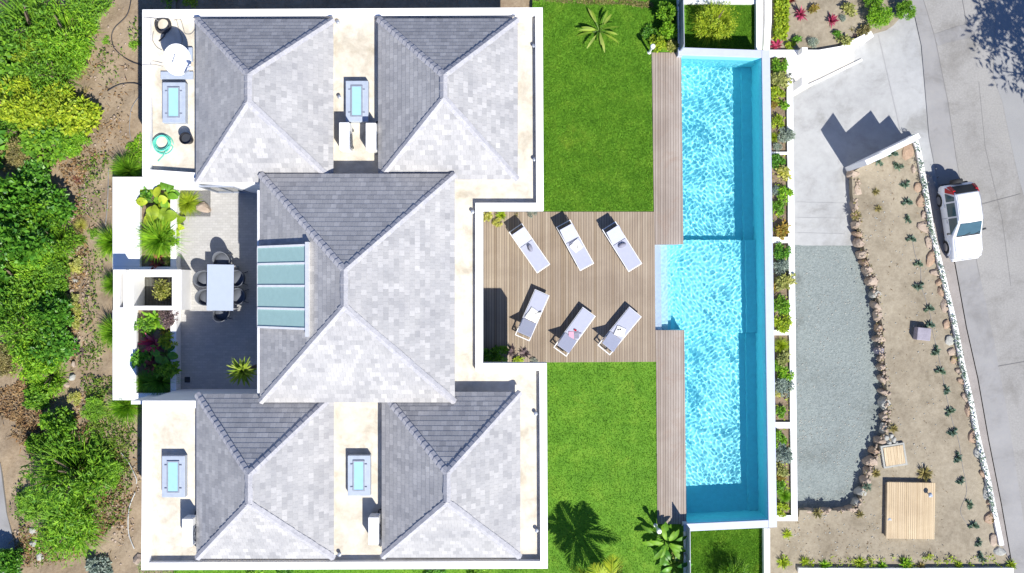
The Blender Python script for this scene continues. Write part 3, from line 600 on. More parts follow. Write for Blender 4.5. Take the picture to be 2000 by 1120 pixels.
# ------------------------------------------------------------------ plants: mesh makers (numpy)
def amesh(name, V, Q, mat, smooth=False):
    me = bpy.data.meshes.new(name); V = np.asarray(V, dtype=np.float32); Q = np.asarray(Q, dtype=np.int32); k = Q.shape[1]
    me.vertices.add(len(V)); me.vertices.foreach_set('co', V.ravel()); me.loops.add(Q.size); me.loops.foreach_set('vertex_index', Q.ravel())
    me.polygons.add(len(Q)); me.polygons.foreach_set('loop_start', np.arange(0, Q.size, k, dtype=np.int32))
    me.update(calc_edges=True); me.validate(); me.materials.append(mat)
    if smooth: me.polygons.foreach_set('use_smooth', [True] * len(Q))
    return me
def nrm(a): return a / np.maximum(np.linalg.norm(a, axis=-1, keepdims=True), 1e-9)
def leaf_quads(c, d, n, L, Wd, fold=.25):
    """leaves as folded diamonds: two quads sharing a midrib"""
    d = nrm(d); s = nrm(np.cross(d, n)); n = np.cross(s, d); L = L[:, None]; Wd = Wd[:, None]
    p0 = c; tip = c + d * L - n * L * .12; m = c + d * L * .5; l1 = c + d * L * .38 + s * Wd + n * Wd * fold; r1 = c + d * L * .38 - s * Wd + n * Wd * fold
    V = np.stack([p0, l1, tip, r1, m], 1).reshape(-1, 3); b = np.arange(len(c))[:, None] * 5
    Q = np.concatenate([b + np.array([[0, 4, 2, 1]]), b + np.array([[0, 3, 2, 4]])], 1).reshape(-1, 4)
    return V, Q
def clump_leaves(seed, nclump, per, leaf, rc=(.28, .45), H=1.0, up=.35, narrow=.3, flat=.8):
    r = np.random.default_rng(seed); C = []
    while len(C) < nclump:
        p = r.uniform(-1, 1, 3)
        if np.linalg.norm(p) < 1 and p[2] > -.35: C.append([p[0] * .8, p[1] * .8, (p[2] * .45 + .5) * H])
    C = np.array(C); rr = r.uniform(*rc, nclump); n = nclump * per
    k = np.repeat(np.arange(nclump), per); dirs = nrm(r.normal(size=(n, 3)) + np.array([0, 0, up]))
    pos_ = C[k] + dirs * (rr[k] * r.uniform(.55, 1.05, n))[:, None] * np.array([1, 1, flat])
    pos_[:, 2] = np.maximum(pos_[:, 2], .02)
    d = nrm(dirs + r.normal(size=(n, 3)) * .7 + np.array([0, 0, -.1])); nn = nrm(np.array([0, 0, 1.0]) + r.normal(size=(n, 3)) * .45 + dirs * .4)
    L = leaf * r.uniform(.6, 1.3, n); return leaf_quads(pos_, d, nn, L, L * narrow)
def strips(Pc, side, w):
    """Pc (m,k,3) spine, side (m,k,3), w (m,k) half width"""
    m, k, _ = Pc.shape; A = Pc + side * w[..., None]; B = Pc - side * w[..., None]; V = np.stack([A, B], 2).reshape(-1, 3)
    b = (np.arange(m)[:, None] * k + np.arange(k - 1)[None]) * 2; Q = np.stack([b, b + 1, b + 3, b + 2], -1).reshape(-1, 4); return V, Q
def blades(seed, n, L=1.0, w=.02, elev=(.5, 1.4), droop=.5, root=.15, k=5, prof=None, bend=.0):
    r = np.random.default_rng(seed); ph = r.uniform(0, 2 * np.pi, n); el = r.uniform(*elev, n); l = L * r.uniform(.6, 1.1, n); t = np.linspace(0, 1, k)
    dh = np.stack([np.cos(ph), np.sin(ph), 0 * ph], 1); rt = dh * (root * r.uniform(0, 1, n))[:, None]
    Hh = l[:, None] * t * np.cos(el)[:, None] + .15 * droop * l[:, None] * t ** 2; Zz = l[:, None] * t * np.sin(el)[:, None] - droop * l[:, None] * t ** 2 * np.cos(el)[:, None]
    Pc = rt[:, None] + dh[:, None] * Hh[..., None]; Pc[..., 2] += Zz; Pc[..., 2] = np.maximum(Pc[..., 2], .01)
    sd = np.stack([-np.sin(ph), np.cos(ph), 0 * ph], 1); sd = nrm(sd + r.normal(size=(n, 3)) * .15); tw = np.repeat(sd[:, None], k, 1)
    p = np.array(prof) if prof is not None else (1 - t ** 1.5) * .9 + .1
    return strips(Pc, tw, np.repeat((w * p)[None], n, 0) * r.uniform(.8, 1.2, n)[:, None])
def join(*vq):
    V, Q, b = [], [], 0
    for v, q in vq: V.append(v); Q.append(np.asarray(q) + b); b += len(v)
    return np.concatenate(V), np.concatenate(Q)
ROS = [.55, .95, 1.0, .65, .04]
def stem_mesh(seed, H, n=5, r0=.05):
    rnd = random.Random(seed); mb = MB()
    for i in range(n):
        a = rnd.uniform(0, 6.28); q = rnd.uniform(.2, .5)
        mb.tube([(0, 0, -.3), (math.cos(a) * q * .3, math.sin(a) * q * .3, H * .35), (math.cos(a) * q, math.sin(a) * q, H * .75)], [r0, r0 * .7, r0 * .3], 6)
    me = bpy.data.meshes.new('stem'); me.from_pydata(mb.v, [], mb.f); me.materials.append(M['bark']); return me
MESH = {}
def pm(key, make, mat):
    if (key, mat) not in MESH:
        V, Q = make(); MESH[(key, mat)] = amesh(key, V, Q, F[mat])
    return MESH[(key, mat)]
STEM = {}
def shrub(px, py, rpx, gz, kind, mat, label, H=1.0, rz=None, group=None, name='shrub', cat='shrub'):
    """a big bush: foliage and stems; kind picks the leaf character, rpx its radius in photo pixels"""
    k0, var = kind.split('_') if '_' in kind else (kind, '0'); var = int(var); zz = gz
    for _ in range(3):
        r = rpx / sc(zz + .6 * H * .7); zz = gz
    p = P(px, py, gz + .6 * r * H)
    if callable(GZF.get(id(gz))): pass
    mk = {'broad': lambda: clump_leaves(10 + var, 34, 62, .17, (.15, .30), 1.0, .6, .34), 'fine': lambda: clump_leaves(30 + var, 42, 90, .12, (.13, .28), 1.0, .4, .2),
          'feather': lambda: join(clump_leaves(50 + var, 26, 70, .13, (.18, .34), .9, .3, .13), blades(60 + var, 700, .95, .014, (.2, 1.3), .5, .45, 5)),
          'small': lambda: clump_leaves(70 + var, 12, 60, .26, (.3, .45), 1.0, .5, .32)}[k0]
    me = pm(kind, mk, mat)
    if var not in STEM: STEM[var] = stem_mesh(var, 1.0)
    root = empty(name, (p.x, p.y, gz), rz if rz is not None else RND.uniform(0, 6.28), label, cat, group); root.scale = (r * .92, r * .92, r * H)
    f = bpy.data.objects.new('foliage', me); COL.objects.link(f); f.parent = root
    s = bpy.data.objects.new('stem', STEM[var]); COL.objects.link(s); s.parent = root
    return root
GZF = {}
RND = random.Random(7)
def plant(px, py, rpx, gz, key, mat, label, name, cat, H=1.0, rz=None, group=None, tz=None):
    """a small one-piece plant"""
    r = rpx / sc(gz + .2); hz = tz if tz is not None else .4 * r * H
    p = P(px, py, gz + hz); me = pm(key, MK[key], mat)
    o = bpy.data.objects.new(name, me); COL.objects.link(o); o.location = (p.x, p.y, gz); o.scale = (r, r, r * H); o.rotation_euler = (0, 0, rz if rz is not None else RND.uniform(0, 6.28))
    return tag(o, label, cat, group)
MK = {
    'tuft': lambda: blades(101, 800, 1.05, .013, (.25, 1.45), .45, .2, 5),
    'tuftb': lambda: blades(102, 260, 1.05, .03, (.25, 1.4), .5, .25, 5),
    'spiky': lambda: blades(103, 70, 1.0, .055, (.1, 1.35), .25, .06, 5, ROS),
    'rosette': lambda: blades(104, 34, 1.0, .13, (.15, 1.3), .45, .05, 5, ROS),
    'brom': lambda: blades(105, 30, 1.0, .10, (.1, 1.25), .35, .08, 5, ROS),
    'agave': lambda: join(blades(106, 22, .62, .09, (.3, 1.4), .2, .05, 5, ROS), (lambda a: (a[0] * .8 + np.array([.42, .15, 0]), a[1]))(blades(107, 18, .55, .09, (.3, 1.4), .2, .05, 5, ROS)), (lambda a: (a[0] * .7 + np.array([-.2, -.45, 0]), a[1]))(blades(108, 16, .55, .1, (.3, 1.4), .2, .05, 5, ROS))),
    'thin': lambda: blades(109, 26, 1.0, .025, (.3, 1.45), .2, .1, 4),
    'leafy': lambda: clump_leaves(110, 9, 40, .42, (.3, .5), 1.0, .5, .34),
    'leafy2': lambda: clump_leaves(111, 12, 55, .30, (.28, .45), 1.0, .5, .26),
    'cloud': lambda: clump_leaves(112, 16, 70, .20, (.25, .42), .9, .4, .26),
    'weed': lambda: clump_leaves(113, 14, 26, .22, (.15, .3), .4, .5, .28),
}
# west slope: shrubs and trees one can tell apart
def wz1(px, py): p = P(px, py, 0); return float(west_z(np.array(p.x), np.array(p.y)))
WS = [
 (38, 42, 66, 'feather_0', 'mid', 1.0, 'mid green feathery shrub in the top corner of the wild slope'),
 (118, 62, 60, 'feather_1', 'bright', .8, 'bright feathery shrub just below the top edge of the slope'),
 (172, 18, 44, 'fine_0', 'mid', .8, 'fine leaved green shrub at the top edge, nearest the bare path'),
 (22, 130, 52, 'broad_0', 'mid', .9, 'broad leaved mid green shrub at the photo edge under the feathery corner shrub'),
 (92, 142, 52, 'feather_2', 'mid', .9, 'grassy mid green shrub left of the pale dry tuft'),
 (36, 196, 54, 'fine_1', 'lime', .9, 'lime yellow shrub at the edge above the dark hollow'),
 (104, 205, 48, 'fine_0', 'lime', .9, 'lime green shrub between its yellow neighbours on the upper slope'),
 (150, 228, 40, 'broad_1', 'lime', .9, 'bright lime broad leaved shrub jutting towards the bare earth path'),
 (28, 256, 42, 'feather_0', 'mid', .8, 'dark centred feathery shrub at the edge below the lime shrub'),
 (92, 272, 46, 'broad_2', 'mid', .8, 'mid green leafy shrub at the lower end of the upper thicket'),
 (30, 306, 36, 'fine_2', 'olive', .6, 'low olive shrub between upper and lower thickets'),
 (22, 392, 50, 'broad_0', 'dark', 1.1, 'dark broad leaved bush starting the lower thicket at the edge'),
 (92, 402, 44, 'broad_1', 'dark', 1.1, 'dark bush at the upper right shoulder of the lower thicket'),
 (42, 462, 58, 'broad_2', 'dark', 1.1, 'large dark glossy bush in the upper lower thicket'),
 (96, 474, 40, 'feather_1', 'mid', 1.0, 'feathery bush beside the bare brown bank'),
 (26, 545, 56, 'feather_1', 'mid', 1.0, 'soft feathery bush at the edge amid dark glossy bushes'),
 (98, 548, 42, 'fine_1', 'mid', 1.0, 'fine leaved bush level with the shower well'),
 (96, 612, 42, 'broad_2', 'dark', 1.0, 'dark glossy bush just above the second feathery bush'),
 (40, 642, 60, 'feather_2', 'mid', 1.0, 'large soft feathery bush at the edge below the dark hollow'),
 (98, 676, 42, 'broad_0', 'dark', 1.0, 'dark glossy bush opposite the purple tuft'),
 (90, 736, 40, 'feather_0', 'bright', .9, 'bright feathery bush above the dry leaf litter'),
 (76, 776, 28, 'broad_1', 'mid', .9, 'small leafy bush right of the dry leaf litter'),
 (112, 828, 34, 'broad_2', 'mid', 1.1, 'leafy green bush in the shaded hollow'),
 (72, 868, 20, 'broad_0', 'mid', .9, 'smallest leafy bush, low in the shaded hollow'),
 (122, 935, 76, 'feather_1', 'mid', .8, 'biggest mossy green feathery bush on the lower slope'),
 (126, 1030, 64, 'feather_2', 'bright', .7, 'mossy green feathery bush below the biggest one'),
 (14, 1095, 30, 'broad_1', 'dark', 1.0, 'dark bush in the bottom corner by the concrete path'),
 (192, 1112, 26, 'broad_2', 'blue', .9, 'silvery blue green bush at the bottom edge of the slope'),
 (182, 800, 24, 'fine_0', 'mid', .5, 'low weedy bush right of the shaded hollow'),
 (212, 925, 30, 'fine_1', 'mid', .4, 'low weedy bush beside the pale hose'),
 (196, 868, 24, 'fine_2', 'mid', .4, 'low weedy bush above the pale hose'),
 (150, 60, 26, 'feather_2', 'olive', .7, 'dry olive grass bush near the dark rift on the upper slope'),
 (64, 100, 44, 'fine_2', 'lime', 1.0, 'lime shrub between two feathery shrubs on the upper slope'),
 (140, 108, 34, 'fine_0', 'bright', .8, 'bright small shrub left of the long black hose loop'),
 (72, 232, 44, 'broad_0', 'lime', 1.0, 'lime broad leaved shrub in the middle of the upper thicket'),
 (140, 275, 32, 'fine_1', 'bright', .8, 'bright shrub at the lower right end of the upper thicket'),
 (60, 355, 40, 'broad_1', 'dark', .9, 'dark bush in the gap between both thickets'),
 (66, 430, 44, 'broad_0', 'mid', 1.2, 'mid green bush inside the dark lower thicket'),
 (66, 510, 44, 'fine_2', 'bright', 1.2, 'bright bush inside the lower thicket beside the feathery one'),
 (64, 585, 46, 'broad_1', 'mid', 1.1, 'mid green bush between the two soft feathery bushes'),
 (10, 600, 40, 'broad_0', 'dark', 1.0, 'dark bush at the edge between the feathery bushes'),
 (66, 700, 42, 'fine_0', 'bright', 1.0, 'bright bush under the second feathery bush'),
 (10, 705, 34, 'fine_1', 'olive', .7, 'dry olive bush at the edge above the leaf litter'),
 (60, 985, 34, 'fine_2', 'mid', .6, 'weedy bush left of the biggest mossy bush'),
 (120, 885, 30, 'fine_0', 'mid', .7, 'small bush on top of the biggest mossy bush'),
 (-60, 300, 70, 'broad_1', 'dark', 1.0, 'dark bush beyond the edge of the upper slope'),
 (-60, 520, 70, 'broad_2', 'dark', 1.0, 'dark bush beyond the edge of the lower thicket'),
]
HV = random.Random(12)
for (x, y, r, k, m, H, lab) in WS:
    H *= HV.uniform(.7, 1.45); r *= HV.uniform(.96, 1.08)
    shrub(x, y, r * 1.2, wz1(x, y) - .05, k, m, lab, H * 1.1, group='shrubs on the wild slope')
for (x, y, r, lab) in ((240, 330, 28, 'topmost bright grass tuft beside the white courtyard ledge'), (212, 473, 30, 'round bright grass tuft level with the green planter grass'), (214, 556, 22, 'small bright grass tuft beside the slotted shower wall'), (218, 650, 30, 'round bright grass tuft below the shower well'), (238, 797, 32, 'lowest bright grass tuft under the courtyard ledge corner')):
    plant(x, y, r * 1.25, wz1(x, y), 'tuft', 'bright', lab, 'grass_tuft', 'grass tuft', 1.5, tz=.55, group='bright grass tufts along the courtyard ledge')
for (x, y, r, k, m, lab, nm) in ((156, 440, 15, 'tuft', 'yellow', 'yellowish grass clump at the path edge', 'grass_clump'), (157, 468, 15, 'tuft', 'mid', 'green grass clump under the yellowish clump', 'grass_clump'), (151, 512, 10, 'leafy', 'pale', 'upper pale variegated plant in the stone edging', 'variegated_plant'), (146, 524, 13, 'leafy', 'yellow', 'yellow variegated plant right under a paler one', 'variegated_plant'),
    (142, 582, 11, 'leafy', 'pale', 'pale variegated plant beside grey edging stones', 'variegated_plant'), (147, 606, 14, 'leafy2', 'yellow', 'wide yellow variegated plant at mid slope edge', 'variegated_plant'), (150, 630, 11, 'leafy', 'yellow', 'small yellow variegated plant above the purple tuft', 'variegated_plant'), (147, 780, 13, 'leafy2', 'yellow', 'yellow plant between weeds and shaded hollow', 'variegated_plant'),
    (150, 350, 17, 'thin', 'red', 'reddish dry tuft above the lower thicket', 'dry_tuft'), (156, 686, 16, 'brom', 'purple', 'dark purple tuft at the edge of the bare path', 'purple_tuft'), (140, 130, 26, 'tuft', 'pale', 'pale dry grass tuft in the middle of the upper slope', 'dry_tuft'), (165, 180, 20, 'thin', 'olive', 'thin olive grass tuft on the bare slope', 'dry_tuft'), (205, 78, 12, 'weed', 'mid', 'low green weed by the black hose loop', 'weed'), (262, 85, 15, 'weed', 'mid', 'low green weed against the villa wall', 'weed'), (180, 455, 14, 'weed', 'mid', 'low weed on the bare earth path', 'weed')):
    plant(x, y, r, wz1(x, y), k, m, lab, nm, nm.replace('_', ' '), .7)
# low weeds, leaf litter and the grass by the villa corner: nobody could count them
def scatter(name, pts, leaf, mat, narrow=.3, up=1.0, seed=1, zoff=.01):
    r = np.random.default_rng(seed); pts = np.asarray(pts); n = len(pts); d = nrm(r.normal(size=(n, 3)) + np.array([0, 0, up * .5])); nn = nrm(np.array([0, 0, 1.0]) + r.normal(size=(n, 3)) * .5)
    V, Q = leaf_quads(pts + np.array([0, 0, zoff]), d, nn, leaf * r.uniform(.5, 1.4, n), leaf * narrow * r.uniform(.6, 1.3, n))
    o = bpy.data.objects.new(name, amesh(name, V, Q, F.get(mat) or M[mat])); COL.objects.link(o); return tag(o, kind='stuff')
rg = np.random.default_rng(5)
def blobs(specs, zf, hmax=.1):
    out = []
    for (x, y, rx, ry, n) in specs:
        a = rg.uniform(0, 6.28, n); q = np.sqrt(rg.uniform(0, 1, n)) * (1 + .3 * np.sin(3 * a + x)); 
        X = np.array([P(px, py, 0)[:2] for px, py in zip(x + rx * q * np.cos(a), y + ry * q * np.sin(a))]); out.append(np.column_stack([X, zf(X[:, 0], X[:, 1]) + rg.uniform(0, hmax, n)]))
    return np.concatenate(out)
scatter('ground_weeds', blobs([(185, 760, 30, 30, 450), (195, 840, 35, 60, 1100), (225, 900, 32, 60, 900), (215, 990, 30, 50, 350), (160, 700, 20, 30, 150), (180, 520, 22, 50, 175), (170, 600, 16, 50, 150), (185, 680, 20, 40, 175), (205, 120, 30, 40, 130), (180, 320, 30, 25, 210), (60, 310, 60, 25, 250), (165, 350, 20, 20, 60), (250, 780, 25, 30, 200), (30, 985, 20, 60, 250), (150, 400, 14, 30, 60), (262, 60, 12, 30, 75), (60, 1080, 30, 30, 175), (245, 850, 20, 40, 200), (185, 400, 25, 50, 80)], west_z, .14), .10, 'weed', .3, 1.2, 2)
scatter('leaf_litter', blobs([(30, 790, 50, 60, 2600), (60, 860, 45, 40, 900), (135, 320, 40, 40, 500), (145, 480, 14, 90, 500), (130, 600, 14, 110, 500), (150, 850, 30, 70, 500), (190, 1000, 45, 60, 900), (70, 1075, 70, 40, 900), (120, 110, 50, 60, 500), (200, 250, 50, 80, 260), (235, 950, 30, 80, 300)], west_z, .03), .11, 'litter' if False else 'dry', .35, .1, 3) if F.setdefault('dry', M['litter']) else None
scatter('slope_twigs', blobs([(120, 300, 60, 40, 120), (190, 200, 60, 180, 160), (150, 560, 30, 200, 240), (60, 840, 70, 60, 160), (200, 960, 60, 130, 260), (60, 1080, 70, 30, 120)], west_z, .05), .28, 'dry', .06, .2, 7)
scatter('corner_grass', blobs([(262, 300, 16, 36, 1500)], west_z, .08), .10, 'bright', .16, 2.2, 4)
# stones along the slope edge
def rock_mesh(seed):
    bm = bmesh.new(); bmesh.ops.create_icosphere(bm, subdivisions=2, radius=1); r = random.Random(seed)
    pl = [(Vector((r.uniform(-1, 1), r.uniform(-1, 1), r.uniform(-.6, 1))).normalized(), r.uniform(.55, .85)) for _ in range(9)] + [(Vector((0, 0, 1)), .6)]
    for v in bm.verts:
        for n, d in pl:
            k = v.co.dot(n)
            if k > d: v.co -= n * (k - d)
        v.co *= r.uniform(.97, 1.03)
    me = bpy.data.meshes.new('rock'); bm.to_mesh(me); bm.free(); return me
ROCKS = {}
def rock(px, py, wpx, hpx, gz, mk, label, height=None, rz=0.0, name='rock', group=None, cat='rock', seed=None):
    sd = seed if seed is not None else RND.randint(0, 7); key = (sd, mk)
    if key not in ROCKS: ROCKS[key] = rock_mesh(sd); ROCKS[key].materials.append(M[mk])
    h = height or .22; p = P(px, py, gz + h * .5); k = sc(gz + h * .5)
    o = bpy.data.objects.new(name, ROCKS[key]); COL.objects.link(o); o.location = (p.x, p.y, gz + h * .12); o.scale = (wpx / k / 1.6, hpx / k / 1.6, h / 1.05); o.rotation_euler = (0, 0, rz)
    return tag(o, label, cat, group)
for i, (x, y, w, m) in enumerate([(139, 398, 9, 'rockA'), (141, 425, 8, 'rockA'), (136, 470, 10, 'rockB'), (140, 492, 8, 'rockA'), (146, 548, 11, 'rockC'), (139, 568, 9, 'rockA'), (141, 622, 10, 'rockC'), (145, 665, 11, 'rockC'), (140, 690, 9, 'rockA'), (142, 712, 11, 'rockA'), (139, 738, 12, 'rockC'), (129, 753, 11, 'rockA'), (62, 1038, 16, 'rockC'), (66, 1062, 15, 'rockC'), (76, 1088, 15, 'rockC'), (282, 30, 18, 'rockA'), (270, 1095, 20, 'rockA')]):
    what = {'rockA': 'tan', 'rockB': 'orange', 'rockC': 'pale grey'}[m]
    lab = f'{what} stone, {ordw(i + 1)} from the top of the slope edge row' if i < 12 else [f'white stone, uppermost of three by the concrete path', 'white stone, middle of three by the concrete path', 'white stone, lowest of three by the concrete path', 'flat tan stone at the upper outer corner of the villa', 'flat tan stone at the lower outer corner of the villa'][i - 12]
    rock(x, y, w, w * 1.1, wz1(x, y), m, lab, .18, RND.uniform(0, 3), 'stone', 'stones on the wild slope', 'stone')
# hoses and cables on the slope
def hose(pts, z, r, mat, name, label, cat='hose', zf=None):
    out = []
    Q = [Vector((x, y, 0)) for x, y in pts]
    for i in range(len(Q) - 1):
        p0, p1, p2, p3 = Q[max(i - 1, 0)], Q[i], Q[i + 1], Q[min(i + 2, len(Q) - 1)]
        for k in range(6):
            t = k / 6; q = .5 * ((2 * p1) + (p2 - p0) * t + (2 * p0 - 5 * p1 + 4 * p2 - p3) * t * t + (3 * p1 - p0 - 3 * p2 + p3) * t ** 3); out.append(q)
    out.append(Q[-1]); pts3 = []
    for q in out: zz = z if zf is None else zf(q.x, q.y) + .05; pts3.append(P(q.x, q.y, zz))
    return tag(MB().tube(pts3, r, 6).build(name, M[mat], smooth=True), label, cat)
hose([(256, 0), (248, 30), (224, 55), (218, 75), (226, 98), (255, 120), (282, 128)], 0, .02, 'cable', 'hose', 'black hose looping down from the top edge to the villa', zf=wz1)
hose([(210, 178), (235, 165), (262, 163), (282, 170)], 0, .018, 'cable', 'hose', 'black hose arcing from the bare bank to the villa wall', zf=wz1)
hose([(282, 178), (258, 210), (253, 250), (256, 275)], 0, .015, 'greycable', 'cable', 'grey cable running down past the grass corner', 'cable', zf=wz1)
hose([(212, 330), (210, 400), (206, 440)], 0, .02, 'greycable', 'cable', 'grey cable beside the white courtyard ledge', 'cable', zf=wz1)
hose([(236, 884), (252, 905), (266, 935), (266, 945)], 0, .022, 'palehose', 'hose', 'upper pale hose curving through the weeds', zf=wz1)
hose([(264, 962), (252, 995), (251, 1040), (262, 1072)], 0, .022, 'palehose', 'hose', 'lower pale hose on the bare dirt by the villa', zf=wz1)

# ------------------------------------------------------------------ lawn grass (stuff)
def grass(name, poly_px, z, n, seed, hgt=.05):
    r = np.random.default_rng(seed); pts = np.array([P(x, y, z)[:2] for x, y in poly_px]); lo, hi = pts.min(0), pts.max(0); q = r.uniform(lo, hi, (n, 2)); ins = np.zeros(n, bool); j = len(pts) - 1
    for i in range(len(pts)):
        a, b = pts[i], pts[j]; c = ((a[1] > q[:, 1]) != (b[1] > q[:, 1])) & (q[:, 0] < (b[0] - a[0]) * (q[:, 1] - a[1]) / (b[1] - a[1] + 1e-12) + a[0]); ins ^= c; j = i
    q = q[ins]; n = len(q); a = r.uniform(0, 6.28, n); h = hgt * r.uniform(.5, 1.3, n); ln = r.normal(size=(n, 2)) * hgt * .7; w = .011
    s = np.column_stack([np.cos(a) * w, np.sin(a) * w]); V = np.stack([np.column_stack([q - s, np.full(n, z)]), np.column_stack([q + s, np.full(n, z)]), np.column_stack([q + ln, z + h])], 1).reshape(-1, 3)
    o = bpy.data.objects.new(name, amesh(name, V, np.arange(3 * n).reshape(-1, 3), F['lawn'])); COL.objects.link(o); tag(o, kind='stuff')
grass('lawn_grass', [(1040, 6), (1322, 3), (1322, 96), (1272, 104), (1275.5, 412.5), (1040, 412.5)], LZ, 130000, 1)
grass('lawn_grass', [(1050, 708.5), (1281, 708.5), (1283, 1022), (1336, 1024), (1338, 1150), (270, 1150), (270, 1100), (1050, 1100)], LZ, 150000, 2)
grass('lower_lawn_grass', [(1340, 5), (1478, 5), (1478, 104), (1340, 104)], LOW, 34000, 3); grass('lower_lawn_grass', [(1346, 1022), (1497, 1022), (1498, 1150), (1347, 1150)], LOW, 34000, 4)
scatter('dry_grass', blobs([(1110, 2, 60, 4, 500), (1200, 4, 60, 6, 900), (1255, 10, 25, 5, 400)], lambda x, y: 0 * x + LZ, .04), .07, 'olive', .2, .6, 6)
# ------------------------------------------------------------------ garden plants round the lawn
def palm(base_px, base_z, h, fl, n, mat, label, seed, name='palm', cat='palm tree', el=(.1, 1.2), trunks=((0, 0),)):
    p = P(*base_px, base_z); root = empty(name, (p.x, p.y, base_z), 0, label, cat); r = np.random.default_rng(seed); tr = MB()
    for tx, ty in trunks: tr.tube([(tx, ty, -.1), (tx * .8, ty * .8, h * .5), (tx * .6, ty * .6, h)], [.09, .07, .06], 8)
    tr.build('trunk', M['bark'], root)
    VQ = []
    for i in range(n):
        tx, ty = trunks[i % len(trunks)]; ph = 2 * np.pi * (i + r.uniform(0, .6)) / n; e = r.uniform(*el); L = fl * r.uniform(.8, 1.1); t = np.linspace(0, 1, 14)
        hx = L * t * math.cos(e); zz = h + L * t * math.sin(e) - L * .55 * t ** 2; sp = np.stack([tx * .6 + np.cos(ph) * hx, ty * .6 + np.sin(ph) * hx, zz], 1)
        sd = np.array([-np.sin(ph), np.cos(ph), 0]); VQ.append(strips(sp[None], np.repeat(sd[None, None], 14, 1), np.full((1, 14), .015)))
        tt = np.linspace(.10, .99, 30); c = np.stack([np.interp(tt, t, sp[:, k]) for k in range(3)], 1); dd = nrm(np.gradient(c, axis=0)); ll = fl * .30 * np.sin(np.pi * (tt * .85 + .12)) + .05
        for s in (-1, 1):
            d = nrm(sd * s * .9 + dd * .75 + np.array([0, 0, -.2]) + r.normal(size=(30, 3)) * .06); nn = np.repeat(np.array([[0, 0, 1.0]]), 30, 0) + sd * s * .35; VQ.append(leaf_quads(c, d, nn, ll, ll * .065, .1))
    V, Q = [], []
    b = 0
    for v, q in VQ: V.append(v); Q.append(q + b); b += len(v)
    f = bpy.data.objects.new('crown', amesh('crown', np.concatenate(V), np.concatenate(Q), F[mat])); COL.objects.link(f); f.parent = root; return root
palm((1172, 1118), LZ, 2.1, 1.65, 13, 'lime', 'tall feathery palm at the bottom lawn edge throwing a black shadow', 3, trunks=((0, 0), (.28, -.1)))
palm((1210, 1158), LZ, .4, .85, 9, 'lime', 'low feathery palm at the bottom lawn edge without a tall trunk', 4, el=(.3, 1.3))
# paddle-leaved plants
def paddle(px, py, gz, n, L, w, stalk, mat, label, name, cat, seed, el=(.6, 1.35), blade=.5):
    p = P(px, py, gz + stalk * .8); root = empty(name, (p.x, p.y, gz), 0, label, cat); r = np.random.default_rng(seed); st_ = MB(); VQ = []
    for i in range(n):
        ph = 2.4 * i + r.uniform(-.4, .4); e = r.uniform(*el); sl_ = stalk * r.uniform(.7, 1.15); d = np.array([math.cos(ph) * math.cos(e), math.sin(ph) * math.cos(e), math.sin(e)]); q = d * sl_
        st_.tube([(0, 0, 0), tuple(q * .5 + np.array([0, 0, .03])), tuple(q)], [.018, .014, .01], 5)
        t = np.linspace(0, 1, 8); Lb = L * r.uniform(.75, 1.15); dh = np.array([math.cos(ph), math.sin(ph), 0]); sp = q + dh * (Lb * t * .95)[:, None] + np.array([0, 0, 1.0]) * (Lb * (math.sin(e) * .55 * t - blade * t ** 2))[:, None]
        wd = w * r.uniform(.8, 1.2) * np.sin(np.pi * (t * .93 + .04)) ** .7; sd = nrm(np.array([-math.sin(ph), math.cos(ph), r.uniform(-.3, .3)]))
        up = np.array([0, 0, .25]); A = sp + sd * wd[:, None] + up * wd[:, None]; B = sp - sd * wd[:, None] + up * wd[:, None]
        V = np.stack([A, sp, B], 1).reshape(-1, 3); b = np.arange(7)[:, None] * 3; Q = np.concatenate([b + np.array([[0, 1, 4, 3]]), b + np.array([[1, 2, 5, 4]])], 1).reshape(-1, 4); VQ.append((V, Q))
    st_.build('stalk', M['stalk'], root); V, Q = join(*VQ); f = bpy.data.objects.new('foliage', amesh('foliage', V, Q, F[mat], True)); COL.objects.link(f); f.parent = root; return root
M['stalk'] = plain('green_stalk', (.12, .22, .03), .5)
paddle(1172, 58, LZ, 13, .66, .05, .35, 'sprout', 'spiky yellow green strelitzia standing alone on the upper lawn', 'strelitzia', 'strelitzia', 11, (.35, 1.3), .3)
paddle(1302, 1062, LZ, 22, .55, .09, .65, 'mid', 'large leafy strelitzia beside the bollard lamp below the deck', 'strelitzia', 'strelitzia', 12, (.5, 1.4))
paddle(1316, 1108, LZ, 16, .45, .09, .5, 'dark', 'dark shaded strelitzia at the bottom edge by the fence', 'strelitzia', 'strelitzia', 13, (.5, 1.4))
for (x, y, r, m, k, H, lab) in ((1302, 22, 24, 'mid', 'broad_0', 1.8, 'tall leafy shrub at the top of the grey fence'), (1304, 58, 22, 'bright', 'broad_1', 1.5, 'leafy bright shrub in the middle of the fence row'), (1286, 84, 18, 'lime', 'small_0', 1.2, 'yellow green shrub next to the upper bollard lamp'), (1312, 88, 14, 'yellow', 'small_1', 1.0, 'yellow tinged shrub at the end of the deck strip'), (1268, 62, 14, 'dark', 'small_2', .9, 'dark low shrub on the lawn side of the fence row'),
    (1322, 1085, 14, 'yellow', 'small_0', 1.0, 'yellow green shrub against the lower fence')):
    shrub(x, y, r, LZ, k, m, lab, H, group='shrubs along the grey fences')
shrub(1400, 38, 46, LOW, 'feather_1', 'lime', 'round lime feathery shrub on the small upper lawn', 1.3)
shrub(1440, 1140, 44, LOW, 'feather_2', 'mid', 'feathery shrub at the bottom edge of the small lower lawn', 1.6)
